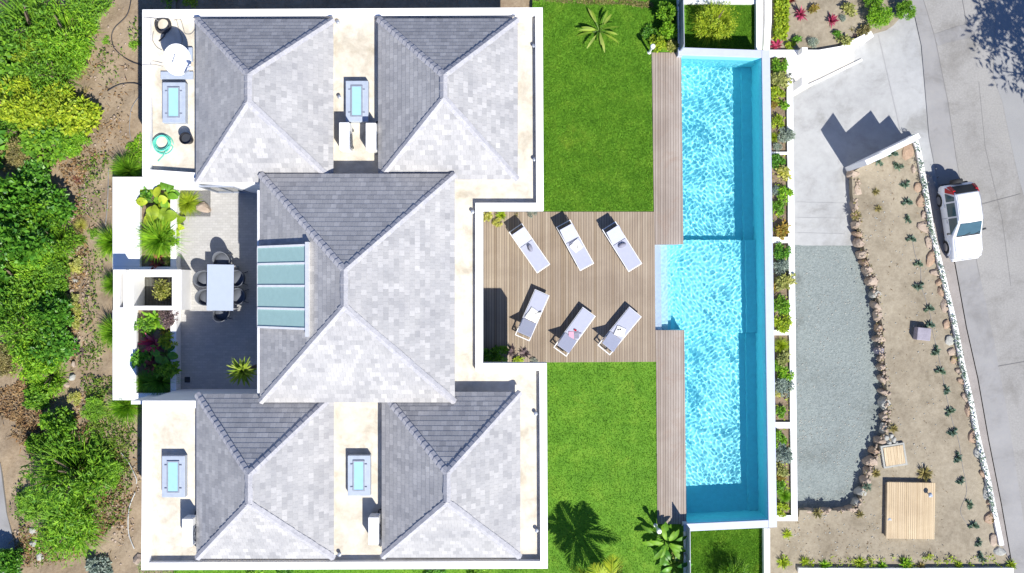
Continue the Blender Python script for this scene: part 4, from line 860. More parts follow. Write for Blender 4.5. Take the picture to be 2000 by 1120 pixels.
for (x, y, r, k, m, lab) in ((330, 2, 22, 'weed', 'mid', 'green weed patch above the satellite dish wall'), (372, 0, 20, 'weed', 'lime', 'lime weed patch at the top edge above the left roof'), (500, 1119, 16, 'leafy', 'mid', 'leafy plant under the villa bottom wall, left of the path'), (560, 1121, 16, 'leafy2', 'dark', 'dark plant under the bottom wall of the left roof'), (850, 1121, 18, 'leafy', 'dark', 'dark plant under the bottom wall of the right roof'), (930, 1122, 16, 'leafy2', 'mid', 'green plant under the bottom wall near the lawn')):
    plant(x, y, r, LZ if y > 500 else -.28, k, m, lab, 'border_plant', 'plant', .8)
# deck corner plants
for (x, y, r, k, m, lab, H) in ((951, 424, 10, 'leafy', 'yellow', 'small yellow plant in the inner corner of the deck', .9), (978, 421, 15, 'spiky', 'lime', 'lime spiky plant behind the first lounger', .9), (972, 434, 9, 'leafy2', 'yellow', 'yellow leafy plant spilling onto the deck boards', .8), (1010, 420, 11, 'thin', 'olive', 'olive wispy plant right of the first lounger shadow', .8), (1040, 416, 9, 'leafy2', 'grey', 'silver plant at the lawn end of the deck border', .6),
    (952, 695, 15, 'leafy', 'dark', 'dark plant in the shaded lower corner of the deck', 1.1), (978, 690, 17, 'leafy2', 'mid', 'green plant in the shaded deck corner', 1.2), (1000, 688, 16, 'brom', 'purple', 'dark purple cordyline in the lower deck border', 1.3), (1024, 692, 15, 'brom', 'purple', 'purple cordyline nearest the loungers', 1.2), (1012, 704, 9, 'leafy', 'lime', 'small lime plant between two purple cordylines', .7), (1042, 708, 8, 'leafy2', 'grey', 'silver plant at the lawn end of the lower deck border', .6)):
    plant(x, y, r, .0, k, m, lab, 'border_plant', 'plant', H)
# ------------------------------------------------------------------ courtyard plants
paddle(300, 395, .28, 12, 0.48, 0.172, .35, 'lime', 'large lime elephant ear at the top of the upper planter', 'elephant_ear', 'elephant ear', 21, (.5, 1.3)); paddle(312, 425, .28, 11, 0.48, 0.196, .3, 'lime', 'lime elephant ear just above the green planter grass', 'elephant_ear', 'elephant ear', 22, (.4, 1.2)); paddle(325, 380, .28, 10, 0.41, 0.138, .3, 'mid', 'darker elephant ear by the courtyard wall corner', 'elephant_ear', 'elephant ear', 23)
paddle(328, 438, .28, 9, 0.44, 0.161, .25, 'lime', 'lime elephant ear hanging over the inner planter wall', 'elephant_ear', 'elephant ear', 25, (.3, 1.0))
paddle(320, 692, .28, 11, 0.41, 0.149, .3, 'dark', 'dark elephant ear in the lower planter', 'elephant_ear', 'elephant ear', 24)
for (x, y, r, k, m, H, lab, nm) in ((306, 466, 40, 'tuft', 'bright', .9, 'bushy green grass filling the middle of the upper planter', 'ornamental_grass'), (302, 512, 20, 'brom', 'red', .9, 'reddish bromeliad at the foot of the upper planter', 'bromeliad'), (326, 506, 15, 'brom', 'yellow', .8, 'yellow striped bromeliad beside a reddish one', 'bromeliad'), (300, 625, 24, 'rosette', 'bright', .9, 'green rosette plant at the top of the lower planter', 'rosette_plant'), (330, 620, 17, 'cloud', 'purple', 1.0, 'purple grey bush beside the green rosette', 'bush'), (318, 646, 12, 'brom', 'orange', .8, 'orange bromeliad below the green rosette', 'bromeliad'),
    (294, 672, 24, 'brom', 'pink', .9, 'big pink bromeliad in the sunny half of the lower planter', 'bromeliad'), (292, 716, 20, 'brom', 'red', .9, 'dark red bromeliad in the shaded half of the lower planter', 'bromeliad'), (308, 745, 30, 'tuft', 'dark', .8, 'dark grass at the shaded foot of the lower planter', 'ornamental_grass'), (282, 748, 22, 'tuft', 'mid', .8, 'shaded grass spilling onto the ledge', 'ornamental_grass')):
    H = H * 1.5 if k == 'brom' else H
    plant(x, y, r * 1.3, .29, k, m, lab, nm, nm.replace('_', ' '), H)
for (x, y, r, k, m, lab) in ((284, 640, 15, 'leafy2', 'mid', 'small green plant on the ledge side under the green rosette'), (330, 664, 14, 'leafy2', 'lime', 'small lime plant beside the big pink bromeliad'), (277, 700, 15, 'leafy', 'dark', 'small dark plant under the big pink bromeliad'), (328, 722, 17, 'leafy', 'mid', 'broad green plant in the shade by the inner planter wall'), (284, 385, 12, 'leafy', 'dark', 'dark plant under the elephant ear at the upper planter corner'), (330, 470, 14, 'leafy2', 'mid', 'small green plant on the inner wall side of the planter grass')):
    plant(x, y, r * 1.2, .29, k, m, lab, 'filler_plant', 'plant', 1.0)
plant(363, 397, 30, .06, 'tuft', 'lime', 'yellow green grass on the pebble bed beside a boulder', 'ornamental_grass', 'ornamental grass', .7)
rock(396, 405, 24, 26, .06, 'rockA', 'rounded tan boulder on the dark pebble bed', .3, .4, 'boulder', None, 'boulder', 2)
plant(322, 566, 22, .05, 'cloud', 'yellow', 'yellow green plant inside the shower well', 'shower_plant', 'plant', 2.2)
# yucca with a tall trunk
yp = P(472, 726, 2.85); yr = empty('yucca', (yp.x, yp.y, 0), 0, 'tall yellow green yucca rising out of the courtyard shade', 'yucca')
MB().tube([(.05, .02, -.05), (0, .03, 1.2), (0, 0, 2.75)], [.09, .07, .06], 8).build('trunk', M['bark'], yr)
V, Q = blades(131, 130, .62, .032, (.0, 1.4), .25, .05, 5, ROS); V[:, 2] += 2.72; f = bpy.data.objects.new('crown', amesh('crown', V, Q, F['sprout'])); COL.objects.link(f); f.parent = yr

# ------------------------------------------------------------------ pool-side planter plants
PLT = [[(1520, 128, 14, 'leafy2', 'mid'), (1521, 158, 14, 'leafy', 'pale'), (1519, 184, 14, 'leafy2', 'lime'), (1512, 204, 7, 'leafy', 'orange'), (1530, 206, 9, 'leafy', 'mid'), (1541, 150, 7, 'leafy2', 'grey'), (1519, 240, 12, 'leafy2', 'lime'), (1513, 268, 9, 'tuft', 'lime'), (1533, 264, 17, 'cloud', 'blue'), (1518, 288, 9, 'cloud', 'blue')],
 [(1519, 316, 12, 'leafy2', 'dark'), (1530, 338, 13, 'leafy', 'yellow'), (1514, 374, 11, 'cloud', 'blue'), (1533, 379, 12, 'leafy2', 'bright'), (1519, 408, 14, 'leafy2', 'mid'), (1528, 450, 12, 'leafy', 'orange')],
 [(1526, 490, 13, 'leafy2', 'dark'), (1525, 521, 16, 'cloud', 'blue'), (1532, 551, 14, 'leafy', 'pale'), (1514, 560, 7, 'leafy', 'orange'), (1524, 596, 18, 'cloud', 'mid'), (1526, 630, 15, 'leafy2', 'lime')],
 [(1526, 676, 16, 'tuft', 'lime'), (1530, 700, 11, 'leafy', 'pale'), (1519, 713, 9, 'leafy2', 'mid'), (1534, 731, 12, 'leafy2', 'bright'), (1529, 756, 20, 'cloud', 'blue'), (1515, 768, 8, 'leafy', 'yellow'), (1522, 806, 11, 'leafy2', 'mid')],
 [(1521, 858, 14, 'leafy2', 'mid'), (1529, 886, 19, 'cloud', 'blue'), (1525, 918, 12, 'leafy', 'pale'), (1526, 934, 8, 'leafy', 'orange'), (1520, 952, 12, 'leafy2', 'mid'), (1533, 970, 16, 'tuft', 'bright'), (1526, 994, 12, 'leafy2', 'lime')]]
CW = {'mid': 'mid green', 'pale': 'pale yellow green', 'lime': 'lime green', 'orange': 'orange', 'grey': 'silver', 'blue': 'blue grey', 'dark': 'dark green', 'yellow': 'yellow', 'bright': 'bright green'}
for i, c in enumerate(PLT):
    for j, (x, y, r, k, m) in enumerate(c):
        plant(x + RND.uniform(-1.5, 1.5), y, r * RND.uniform(1.0, 1.25), pz - .12, k, m, f'{CW[m]} plant, {ordw(j + 1)} down in the {ordw(i + 1)} compartment of the pool planter', 'planter_plant', 'plant', 1.0, group='plants in the pool planter')

pw_pts = np.concatenate([[(*P(RND.uniform(il(y0), ir(y0)), RND.uniform(y0 + 3, y1 - 3), pz)[:2], pz - .12 + RND.uniform(0, .12)) for _ in range(90)] for y0, y1 in comp])
scatter('planter_weeds', pw_pts, .10, 'lime', .3, 1.2, 21); scatter('planter_leaf_litter', pw_pts[::2] + np.array([.04, .05, -.08]), .08, 'dry', .4, .1, 22)
# ------------------------------------------------------------------ upper right bed
for (x, y, r, k, m, H, lab, nm) in ((1568, 24, 17, 'brom', 'pink', 2.2, 'pink bromeliad highest in the upper bed', 'bromeliad'), (1627, 38, 16, 'brom', 'pink', 2.2, 'pink bromeliad in the middle of the upper bed', 'bromeliad'), (1519, 88, 18, 'brom', 'pink', 1.0, 'pink bromeliad in the corner by the pool coping', 'bromeliad'), (1589, 18, 9, 'leafy', 'orange', 1.0, 'orange plant beside the highest pink bromeliad', 'border_plant'),
    (1657, 20, 13, 'leafy', 'pale', 1.0, 'pale yellow plant near the big shrubs of the upper bed', 'border_plant'), (1646, 35, 8, 'cloud', 'blue', .8, 'small blue grey plant right of the middle bromeliad', 'border_plant'), (1588, 84, 12, 'cloud', 'blue', .8, 'blue grey plant behind the curved white wall', 'border_plant'), (1650, 80, 13, 'leafy', 'pale', .8, 'pale yellow plant overhanging the curved white wall', 'border_plant'), (1545, 90, 10, 'leafy2', 'lime', .9, 'lime plant next to the corner bromeliad', 'border_plant'), (1673, 69, 9, 'brom', 'purple', .8, 'purple plant at the end of the curved white wall', 'border_plant'), (1687, 60, 12, 'leafy', 'olive', .9, 'olive gold plant under the big green shrub', 'border_plant'), (1692, 34, 10, 'thin', 'pale', .8, 'thin pale plant left of the big green shrub', 'border_plant'), (1664, 58, 10, 'thin', 'olive', .8, 'olive twiggy plant inside the curved wall', 'border_plant'), (1556, 78, 8, 'leafy', 'dark', 1.0, 'dark plant left of the gate post', 'border_plant'), (1635, 68, 8, 'leafy', 'dark', 1.0, 'small dark plant above the wall bend', 'border_plant'), (1545, 0, 14, 'brom', 'red', 1.2, 'dark red bromeliad at the top edge of the upper bed', 'bromeliad')):
    plant(x, y, r, UBZ, k, m, lab, nm, 'plant' if nm == 'border_plant' else nm, H)
for (x, y, r, k, m, H, lab) in ((1718, 30, 30, 'fine_0', 'bright', 1.2, 'bright round shrub overhanging the driveway corner'), (1768, 20, 26, 'fine_1', 'mid', 1.2, 'green shrub nearest the road at the top edge'), (1705, -6, 26, 'fine_2', 'mid', 1.2, 'green shrub cut by the top edge of the upper bed')):
    shrub(x, y, r, UBZ, k, m, lab, H)
def zc(z): return lambda x, y: 0 * x + z
def blobsz(specs, z, hmax):
    out = []
    for (x, y, rx, ry, n) in specs:
        q = np.column_stack([rg.uniform(-1, 1, n), rg.uniform(-1, 1, n)]); out += [(*P(x + a * rx, y + b * ry, z)[:2], z + rg.uniform(0, hmax)) for a, b in q]
    return np.array(out)
scatter('ground_cover', blobsz([(1524, 25, 12, 38, 2200), (1522, 66, 11, 12, 600)], UBZ, .3), .14, 'lime', .3, 1.0, 8)
def along(pl, t):
    seg = [math.dist(p, q) for p, q in zip(pl, pl[1:])]; s = t * sum(seg)
    for (p, q), l in zip(zip(pl, pl[1:]), seg):
        if s <= l: return p[0] + (q[0] - p[0]) * s / l, p[1] + (q[1] - p[1]) * s / l
        s -= l
    return pl[-1]
scatter('creeping_plant', np.concatenate([blobsz([(along(WALLP, k / 90)[0] - 3, along(WALLP, k / 90)[1], 4, 5, int(rg.integers(3, 30)))], -4.62, .12) for k in range(84)]), .085, 'agave', .32, 1.0, 9)
scatter('bed_weeds', np.concatenate([blobsz([(rg.uniform(1530, 1950), rg.uniform(1085, 1112), 6, 4, int(rg.integers(5, 22)))], BZ, .12) for k in range(45)]), .12, 'lime', .2, 1.4, 10)
scatter('bed_twigs', blobsz([(1790, 700, 60, 380, 160), (1720, 450, 40, 120, 60), (1640, 1060, 100, 40, 120)], BZ, .01), .10, 'dry', .15, 0, 11)

# ------------------------------------------------------------------ rocky bed: rocks, agaves, platform
WR = [(1668.5, 341, 24, 20, 'A'), (1674, 371, 17, 30, 'A'), (1671, 402, 14, 26, 'A'), (1673, 420, 17, 14, 'B'), (1674, 440, 16, 20, 'A'), (1678, 457, 15, 14, 'B'), (1683, 476, 20, 22, 'A'), (1689, 498, 20, 18, 'A'), (1692, 514, 16, 12, 'B'), (1699, 527, 20, 19, 'A'), (1706, 548, 18, 20, 'A'), (1713, 574, 20, 18, 'C'), (1714, 597, 13, 24, 'A'), (1717, 618, 17, 23, 'A'), (1720, 641, 16, 18, 'B'), (1721, 662, 20, 14, 'A'), (1723, 685, 19, 18, 'D'), (1725, 702, 18, 12, 'A'), (1726, 718, 17, 14, 'A'), (1729, 742, 20, 20, 'A'), (1732, 767, 22, 16, 'A'), (1735, 788, 28, 26, 'C'), (1734, 815, 20, 17, 'A'), (1729, 838, 16, 26, 'C'), (1720, 862, 22, 16, 'A'), (1712, 882, 16, 14, 'B'), (1704, 902, 22, 22, 'A'), (1697, 922, 18, 16, 'A'), (1692, 940, 18, 15, 'A'), (1686, 962, 28, 18, 'C'), (1678, 985, 24, 18, 'C'), (1665, 996, 22, 12, 'A'), (1642, 998, 24, 10, 'A'), (1614, 999, 26, 10, 'A'), (1584, 1000, 24, 11, 'A')]
RW = {'A': 'tan', 'B': 'orange brown', 'C': 'pale grey', 'D': 'purple grey'}
for i, (x, y, w, h, m) in enumerate(WR):
    rock(x - 1, y, w * RND.uniform(.85, 1.15), h * RND.uniform(.85, 1.15), GZ + (.10 if i < 13 else .02), 'rock' + m, f'{RW[m]} edging rock, {ordw(i + 1)} along the gravel edge from the retaining wall', .62 + RND.uniform(-.08, .08), RND.uniform(-.3, .3), 'rock', 'rocks edging the gravel')
ER = [(1772, 297, 20, 28, 'B'), (1785, 330, 10, 14, 'A'), (1795, 366, 16, 16, 'B'), (1799, 392, 15, 24, 'B'), (1806, 420, 10, 14, 'A'), (1807, 443, 24, 26, 'A'), (1816, 474, 14, 22, 'A'), (1820, 505, 15, 32, 'B'), (1828, 532, 18, 14, 'A'), (1833, 552, 12, 12, 'B'), (1838, 570, 12, 16, 'B'), (1845, 598, 15, 24, 'A'), (1850, 634, 12, 17, 'B'), (1857, 665, 18, 17, 'C'), (1861, 688, 16, 14, 'A'), (1864, 704, 12, 12, 'B'), (1874, 725, 12, 14, 'A'), (1878, 744, 12, 14, 'B'), (1886, 775, 12, 18, 'A'), (1892, 800, 14, 22, 'B'), (1903, 848, 16, 34, 'B'), (1911, 887, 15, 22, 'C'), (1921, 926, 12, 16, 'B'), (1929, 958, 16, 34, 'C'), (1932, 983, 10, 10, 'B'), (1934, 1010, 16, 26, 'B'), (1942, 1055, 14, 22, 'A'), (1955, 1080, 22, 17, 'C')]
for i, (x, y, w, h, m) in enumerate(ER):
    rock(x, y, w * 1.12, h * 1.12, BZ - .03, 'rock' + m, f'{RW[m]} rock, {ordw(i + 1)} along the white kerb wall from the road corner', .2, RND.uniform(-.3, .3), 'rock', 'rocks along the white kerb wall')
EDGE = [(x, y) for x, y, *_ in WR]
def edge_bits(n, spread, z):
    out = []
    for _ in range(n):
        i = RND.randrange(len(EDGE) - 1); t = RND.random(); (x0, y0), (x1, y1) = EDGE[i], EDGE[i + 1]; out.append((*P(x0 + (x1 - x0) * t + RND.uniform(-spread, spread), y0 + (y1 - y0) * t + RND.uniform(-4, 4), z)[:2], z + RND.uniform(0, .05)))
    return np.array(out)
def pebbles(name, pts, size, mat, seed):
    r = np.random.default_rng(seed); oc = np.array([[1, 0, 0], [-1, 0, 0], [0, 1, 0], [0, -1, 0], [0, 0, .7], [0, 0, -.7]]); tri = np.array([[0, 2, 4], [2, 1, 4], [1, 3, 4], [3, 0, 4], [2, 0, 5], [1, 2, 5], [3, 1, 5], [0, 3, 5]]); n = len(pts)
    V = (pts[:, None] + oc[None] * (size * r.uniform(.4, 1.5, (n, 1, 1))) * r.uniform(.7, 1.3, (n, 1, 3))).reshape(-1, 3); Q = (np.arange(n)[:, None, None] * 6 + tri[None]).reshape(-1, 3)
    o = bpy.data.objects.new(name, amesh(name, V, Q, M[mat])); COL.objects.link(o); return tag(o, kind='stuff')
pebbles('edge_rubble', edge_bits(260, 7, BZ), .06, 'rockA', 31); pebbles('bed_gravel', blobsz([(1770, 640, 60, 330, 240), (1700, 430, 30, 110, 60), (1680, 1050, 150, 45, 160)], BZ, .01), .03, 'rockC', 32)
scatter('edge_weeds', edge_bits(140, 9, BZ + .02), .11, 'olive', .22, 1.2, 33)
pebbles('gravel_stones', blobsz([(1620, 700, 66, 210, 500), (1610, 900, 55, 80, 160)], GZ, .005), .028, 'rockC', 34)
pebbles('slope_stones', blobs([(200, 250, 60, 240, 160), (150, 560, 18, 200, 160), (60, 1070, 60, 40, 60), (230, 1000, 40, 110, 70)], west_z, .02), .05, 'rockA', 35)
AG = [(1717.7, 312.7), (1745, 297), (1756.5, 323), (1770.8, 358), (1773, 392), (1774.6, 427), (1781, 464), (1795, 513), (1797, 558), (1816, 601), (1817, 633), (1831, 684), (1838.6, 723), (1851, 760), (1857, 803), (1864, 844), (1874, 893), (1879, 939), (1896, 984), (1904, 1026), (1914, 1060), (1919, 1090)]
for i, (x, y) in enumerate(AG):
    plant(x + 1, y + 2, RND.uniform(14, 17.5), BZ, 'agave', 'agave', f'blue green agave, {ordw(i + 1)} from the top of the row in the rocky bed', 'agave', 'agave', 1.35, group='agaves in the rocky bed')
for (x, y, r, m, lab) in ((1808, 926, 18, 'olive', 'spiky olive aloe at the upper corner of the wooden platform'), (1712, 925, 11, 'olive', 'spiky aloe in the rocks left of the platform'), (1695, 952, 11, 'agave', 'blue green aloe by the lower gravel rocks'), (1746, 838, 11, 'olive', 'olive aloe above the stone pile'), (1598, 1004, 13, 'olive', 'olive aloe under the bottom gravel rocks'), (1680, 1006, 10, 'olive', 'small olive aloe below the gravel corner'), (1706, 312, 8, 'olive', 'tan dry tuft near the retaining wall'), (1712, 375, 9, 'olive', 'dry tuft in the upper part of the bed'), (1716, 408, 9, 'olive', 'dry tuft below another in the upper bed'), (1673, 421, 12, 'olive', 'dry tuft between two gravel edge rocks'),
    (1530, 1100, 15, 'lime', 'lime spiky plant in the bottom corner by the pool'), (1572, 1098, 12, 'lime', 'lime spiky plant second along the bottom wall'), (1612, 1106, 14, 'bright', 'green spiky plant third along the bottom wall'), (1682, 1100, 14, 'lime', 'lime spiky plant fourth along the bottom wall'), (1724, 1107, 12, 'bright', 'green spiky plant fifth along the bottom wall'), (1770, 1103, 16, 'bright', 'biggest green spiky plant on the bottom wall'), (1800, 1106, 10, 'olive', 'olive spiky plant on the bottom wall below the platform'), (1874, 1104, 10, 'lime', 'lime spiky plant on the bottom wall near the road'), (1538, 1045, 12, 'lime', 'lime trailing plant under the planter end'), (1938, 1012, 11, 'orange', 'orange brown tuft by the white kerb wall'), (1976, 1104, 13, 'lime', 'lime grass at the outer bottom corner by the road'), (1864, 703, 8, 'yellow', 'yellow tuft amid rocks on the kerb wall')):
    plant(x, y, r * 1.15, BZ, 'spiky', m, lab, 'aloe' if 'aloe' in lab else 'spiky_plant', 'aloe' if 'aloe' in lab else 'plant', .9)
hose([(1782, 470), (1788, 500), (1797, 520), (1800, 560), (1808, 585), (1818, 620), (1822, 650), (1832, 690), (1842, 740), (1852, 790), (1862, 830), (1872, 860), (1880, 910), (1888, 960), (1876, 1000), (1895, 1030)], BZ + .005, .012, 'greycable', 'irrigation_hose', 'thin dark irrigation hose linking the agaves')
# platform
pp = P(1779, 998, BZ + .25); w, h = 94 / sc(BZ + .25), 110 / sc(BZ + .25)
pl = empty('wooden_platform', (pp.x, pp.y, BZ), R(-1.0), 'pale new timber platform on the sandy bed', 'platform')
mb = MB(); nb_ = 22
for i in range(nb_): mb.box((-w / 2 + (i + .5) * w / nb_, RND.uniform(-.004, .004), .235), (w / nb_ - .006, h, .03))
mb.build('top', M['platform'], pl)
for sx in (-1, 1): MB().box((sx * (w / 2 - .06), 0, .10), (.06, h - .1, .235)).build('beam', M['wood'], pl)
for sy in (-1, 1): MB().box((0, sy * (h / 2 - .03), .10), (w - .2, .04, .22)).build('skirt', M['wood'], pl)
hp = P(1746, 890, BZ + .1); ht = empty('hatch', (hp.x, hp.y, BZ), R(9), 'small boarded hatch framed with concrete between bed and gravel', 'hatch')
mb = MB()
for i in range(6): mb.box((-.36 + i * .145, 0, .13), (.138, .82, .025))
mb.build('lid', M['platform'], ht)
o_ = [(-.53, -.5), (.53, -.5), (.53, .5), (-.53, .5)]; ring(MB(), o_, inset(o_, .08), -.05, .12).build('frame', M['rockC'], ht)
for i, (x, y, w_, lab) in enumerate(((1733, 856, 10, 'white cobble left in the small stone pile above the hatch'), (1741, 852, 9, 'white cobble topmost in the stone pile above the hatch'), (1746, 860, 11, 'white cobble in the centre of the stone pile'), (1752, 866, 9, 'white cobble right in the small stone pile'), (1737, 866, 9, 'white cobble nearest the hatch boards'))):
    rock(x, y, w_, w_, BZ, 'rockC', lab, .16, i, 'cobble', 'stone pile above the hatch', 'stone')
tag(MB().box((0, 0, .2), (.60, .56, .42), R(-6)).build('stone_block', M['rockD'], bevel=.03, center=False), 'square purple grey stone block casting a dark shadow on the bed', 'stone block').location = P(1797, 652, BZ)
def spot(px, py, z, label):
    p = P(px, py, z); r_ = empty('garden_spotlight', p, 0, label, 'spotlight', 'spotlights by the platform')
    MB().tube([(0, 0, -.2), (0, 0, .16)], .02, 8).build('stake', M['darkmetal'], r_); Mx = Matrix.Rotation(R(55), 3, 'X'); MB().lathe([(.05, -.09), (.075, -.07), (.085, .08), (.07, .08), (.06, .05)], 14, (0, 0, .2), Mx).build('lamp_head', M['curb'], r_, smooth=True)
spot(1813, 965, BZ + .27, 'small grey spotlight standing on the upper corner of the wooden platform'); spot(1733, 1012, BZ, 'small grey spotlight in the soil left of the wooden platform')

# ------------------------------------------------------------------ tree that shades the road (stands outside the frame)
tp = P(2140, 258, RZ); tr = empty('street_tree', tp, 0, 'feathery road tree whose leafy shadow falls on the concrete', 'tree')
mb = MB(); rnd = random.Random(9); mb.tube([(0, 0, -.2), (.1, 0, 2.5), (.0, .1, 4.6)], [.22, .17, .12], 10); tips = []
for i in range(13):
    a = i * 2.4; q = rnd.uniform(1.0, 2.3); z = rnd.uniform(5.2, 7.6); e = (math.cos(a) * q, math.sin(a) * q, z); mb.tube([(0, .1, rnd.uniform(3.2, 4.6)), (e[0] * .5, e[1] * .5, z * .8), e], [.07, .045, .015], 6)
mb.build('trunk', M['bark'], tr)
V, Q = clump_leaves(201, 85, 48, .10, (.08, .20), 1.0, .2, .16, .8); V = V * np.array([3.1, 3.1, 2.8]) + np.array([0, 0, 5.0]); f = bpy.data.objects.new('crown', amesh('crown', V, Q, F['mid'])); COL.objects.link(f); f.parent = tr

# ------------------------------------------------------------------ things on the flat roofs
dz = FZ
dish = empty('satellite_dish', P(352, 108, dz), 0, 'round white satellite dish on the flat roof beside the upper left hip roof', 'satellite dish')
D0 = P(346, 117, dz + 1.25) - dish.location
nrm_ = Vector((.30, -.16, .93)).normalized(); q = Vector((0, 0, 1)).rotation_difference(nrm_).to_matrix()
dm = MB(); prof = [(.001, -.10), (.15, -.09), (.30, -.05), (.42, .0), (.5, .045)]
dm.lathe(prof + [(.505, .03), (.42, -.02), (.30, -.07), (.15, -.11), (.001, -.12)], 40, D0, q @ Matrix.Diagonal((.9, 1.06, 1)), cap=False)
dobj = dm.build('dish', M['whitemetal'], dish, smooth=True)
lt = MB(); rnd = random.Random(3)                     # worn maker's lettering, no longer readable
for i in range(9):
    c = D0 + q @ (Vector((-.12, .17, 0)) + Vector((-.030 * i * .45, -.036 * i, 0)) + Vector((.06, 0, -.005)) + Vector((0, 0, .005)))
    for k in range(2): lt.box(c + q @ Vector((rnd.uniform(-.02, .02), rnd.uniform(-.008, .008), .012)), (.05, .012, .006), R(-25 + 90 * (k % 2)))
lt.build('lettering', M['greymetal'], dobj)
MB().tube([D0 + Vector((-.02, 0, -.1)), Vector((.02, -.02, .6)), Vector((.05, 0, 0))], .04, 10).build('mast', M['greymetal'], dish)
fp = D0 + q @ Vector((.45, -.30, .55)); MB().tube([D0 + q @ Vector((.22, -.44, .02)), fp], .025, 8).build('feed_arm', M['greymetal'], dish)
MB().tube([fp, fp + (D0 - fp).normalized() * .14], [.06, .045], 10).build('feed_horn', M['whitemetal'], dish)
MB().box((.02, 0, .06), (.9, .5, .12)).build('ballast', M['curb'], dish, bevel=.02)
tag(MB().box(P(356, 122, dz + .03), (.55, .75, .05)).build('plywood_board', M['wood'], bevel=.01), 'pale plywood board lying under the satellite dish', 'board')
tag(MB().box(P(346, 148, dz + .04), (1.15, .28, .07)).build('paving_slab', M['curb'], bevel=.01), 'flat grey slab between satellite dish and skylight', 'slab')
def coil(px, py, z, r, n, mat, name, label, rt=.014, seed=1, cat='hose'):
    rnd = random.Random(seed); c = P(px, py, z); pts = []
    for k in range(n):
        rr = r * rnd.uniform(.72, 1.05); ox, oy = rnd.uniform(-.06, .06) * r * 2, rnd.uniform(-.06, .06) * r * 2
        for i in range(24):
            a = i / 24 * 6.283; pts.append((c.x + ox + rr * math.cos(a), c.y + oy + rr * math.sin(a), z + .012 + .02 * k + rnd.uniform(0, .004)))
    pts += [(c.x + .1 * r, c.y - 1.3 * r, z + .02), (c.x - .5 * r, c.y - 1.9 * r, z + .02)]
    return tag(MB().tube(pts, rt, 6).build(name, M[mat], smooth=True), label, cat)
coil(319, 50, dz, .30, 7, 'cable', 'cable_coil', 'coil of thick black cable in the roof corner above the dish', .022, 1, 'cable'); coil(318, 281, dz, .33, 7, 'hose', 'garden_hose', 'coiled turquoise garden hose on the flat roof', .018, 2)
hose([(340, 40), (352, 38), (358, 55), (362, 66), (374, 66), (382, 55)], dz + .02, .014, 'greycable', 'cable', 'grey cable loop between black coil and hip roof', 'cable'); hose([(345, 40), (350, 60), (356, 75), (354, 88)], dz + .02, .012, 'greycable', 'cable', 'grey cable running from black coil to the dish', 'cable'); hose([(300, 62), (298, 78), (306, 92), (316, 98)], dz + .02, .014, 'greycable', 'cable', 'grey cable curving round the left of the black coil', 'cable'); hose([(279, 127), (300, 126), (318, 130)], dz + .26, .012, 'greycable', 'cable', 'grey cable crossing the parapet towards the dish', 'cable'); hose([(280, 34), (300, 36), (310, 42)], dz + .27, .014, 'greycable', 'cable', 'grey cable crossing the parapet near the top corner', 'cable')
for (x, y0, y1, r_, lab) in ((287.5, 146, 268, .022, 'thin grey pipe lying along the parapet'), (295, 133, 276, .034, 'thicker grey pipe lying parallel to a thin one')):
    tag(MB().tube([P(x, y0, dz + .04), P(x + 1.5, y1, dz + .04)], r_, 8).build('pipe', M['greymetal']), lab, 'pipe', 'pipes lying on the flat roof')
bk = empty('bucket', P(370, 274, dz), 0, 'round black bucket on the flat roof by the green hose', 'bucket')
MB().lathe([(.15, 0), (.20, .40), (.215, .42), (.19, .42), (.14, .03)], 24).build('body', M['black'], bk, smooth=False); MB().lathe([(.17, .3), (.17, .31)], 24).build('contents', M['darkmetal'], bk)
def ac(px, py, rz, label):
    p = P(px, py, dz + .75); r_ = empty('air_conditioner', (p.x, p.y, dz), rz, label, 'air conditioner', 'air conditioning units on the flat roofs')
    MB().box((0, 0, .43), (.36, .96, .62)).build('casing', M['acwhite'], r_, bevel=.025)
    for sy in (-1, 1): MB().box((0, sy * .3, .05), (.42, .07, .1)).build('foot', M['darkmetal'], r_)
    g = MB(); g.box((.186, -.12, .43), (.012, .62, .54)); g.build('fan_grille', M['greymetal'], r_)
    fb = MB(); Mx = Matrix.Rotation(R(90), 3, 'Y'); fb.lathe([(.22, -.006), (.25, -.006), (.25, .008), (.22, .008)], 24, (.196, -.12, .43), Mx, cap=False)
    for a in range(4): fb.box((.197, -.12, .43), (.006, .5, .012), 0, R(45 * a))
    fb.build('fan_guard', M['darkmetal'], r_)
    MB().tube([(.1, .49, .25), (.12, .60, .2), (.3, .62, .05), (.55, .6, .04)], .025, 8).build('pipe', M['black'], r_)
    MB().box((.1, .485, .3), (.14, .03, .2)).build('valve_cover', M['acwhite'], r_)
ac(672, 266, R(0), 'white air conditioner left of the pair below the upper skylight'); ac(724, 267, R(0), 'white air conditioner right of the pair, touching the roof edge')
ac(365, 1041, R(0), 'white air conditioner below the lower left skylight'); ac(729, 1038, R(0), 'white air conditioner between the two lower hip roofs')

# ------------------------------------------------------------------ bollard lamps
def bollard(px, py, label):
    p = P(px, py, LZ); r_ = empty('bollard_lamp', p, 0, label, 'lamp', 'bollard lamps at the deck ends')
    MB().lathe([(.075, -.02), (.075, .03), (.045, .05), (.045, .78)], 16).build('post', M['whitemetal'], r_); MB().lathe([(.05, .78), (.09, .80), (.09, .96), (.06, .985)], 18).build('lamp_head', M['whitemetal'], r_)
bollard(1268, 103, 'white bollard lamp at the upper end of the poolside deck'); bollard(1280, 1026, 'white bollard lamp at the lower end of the poolside deck')

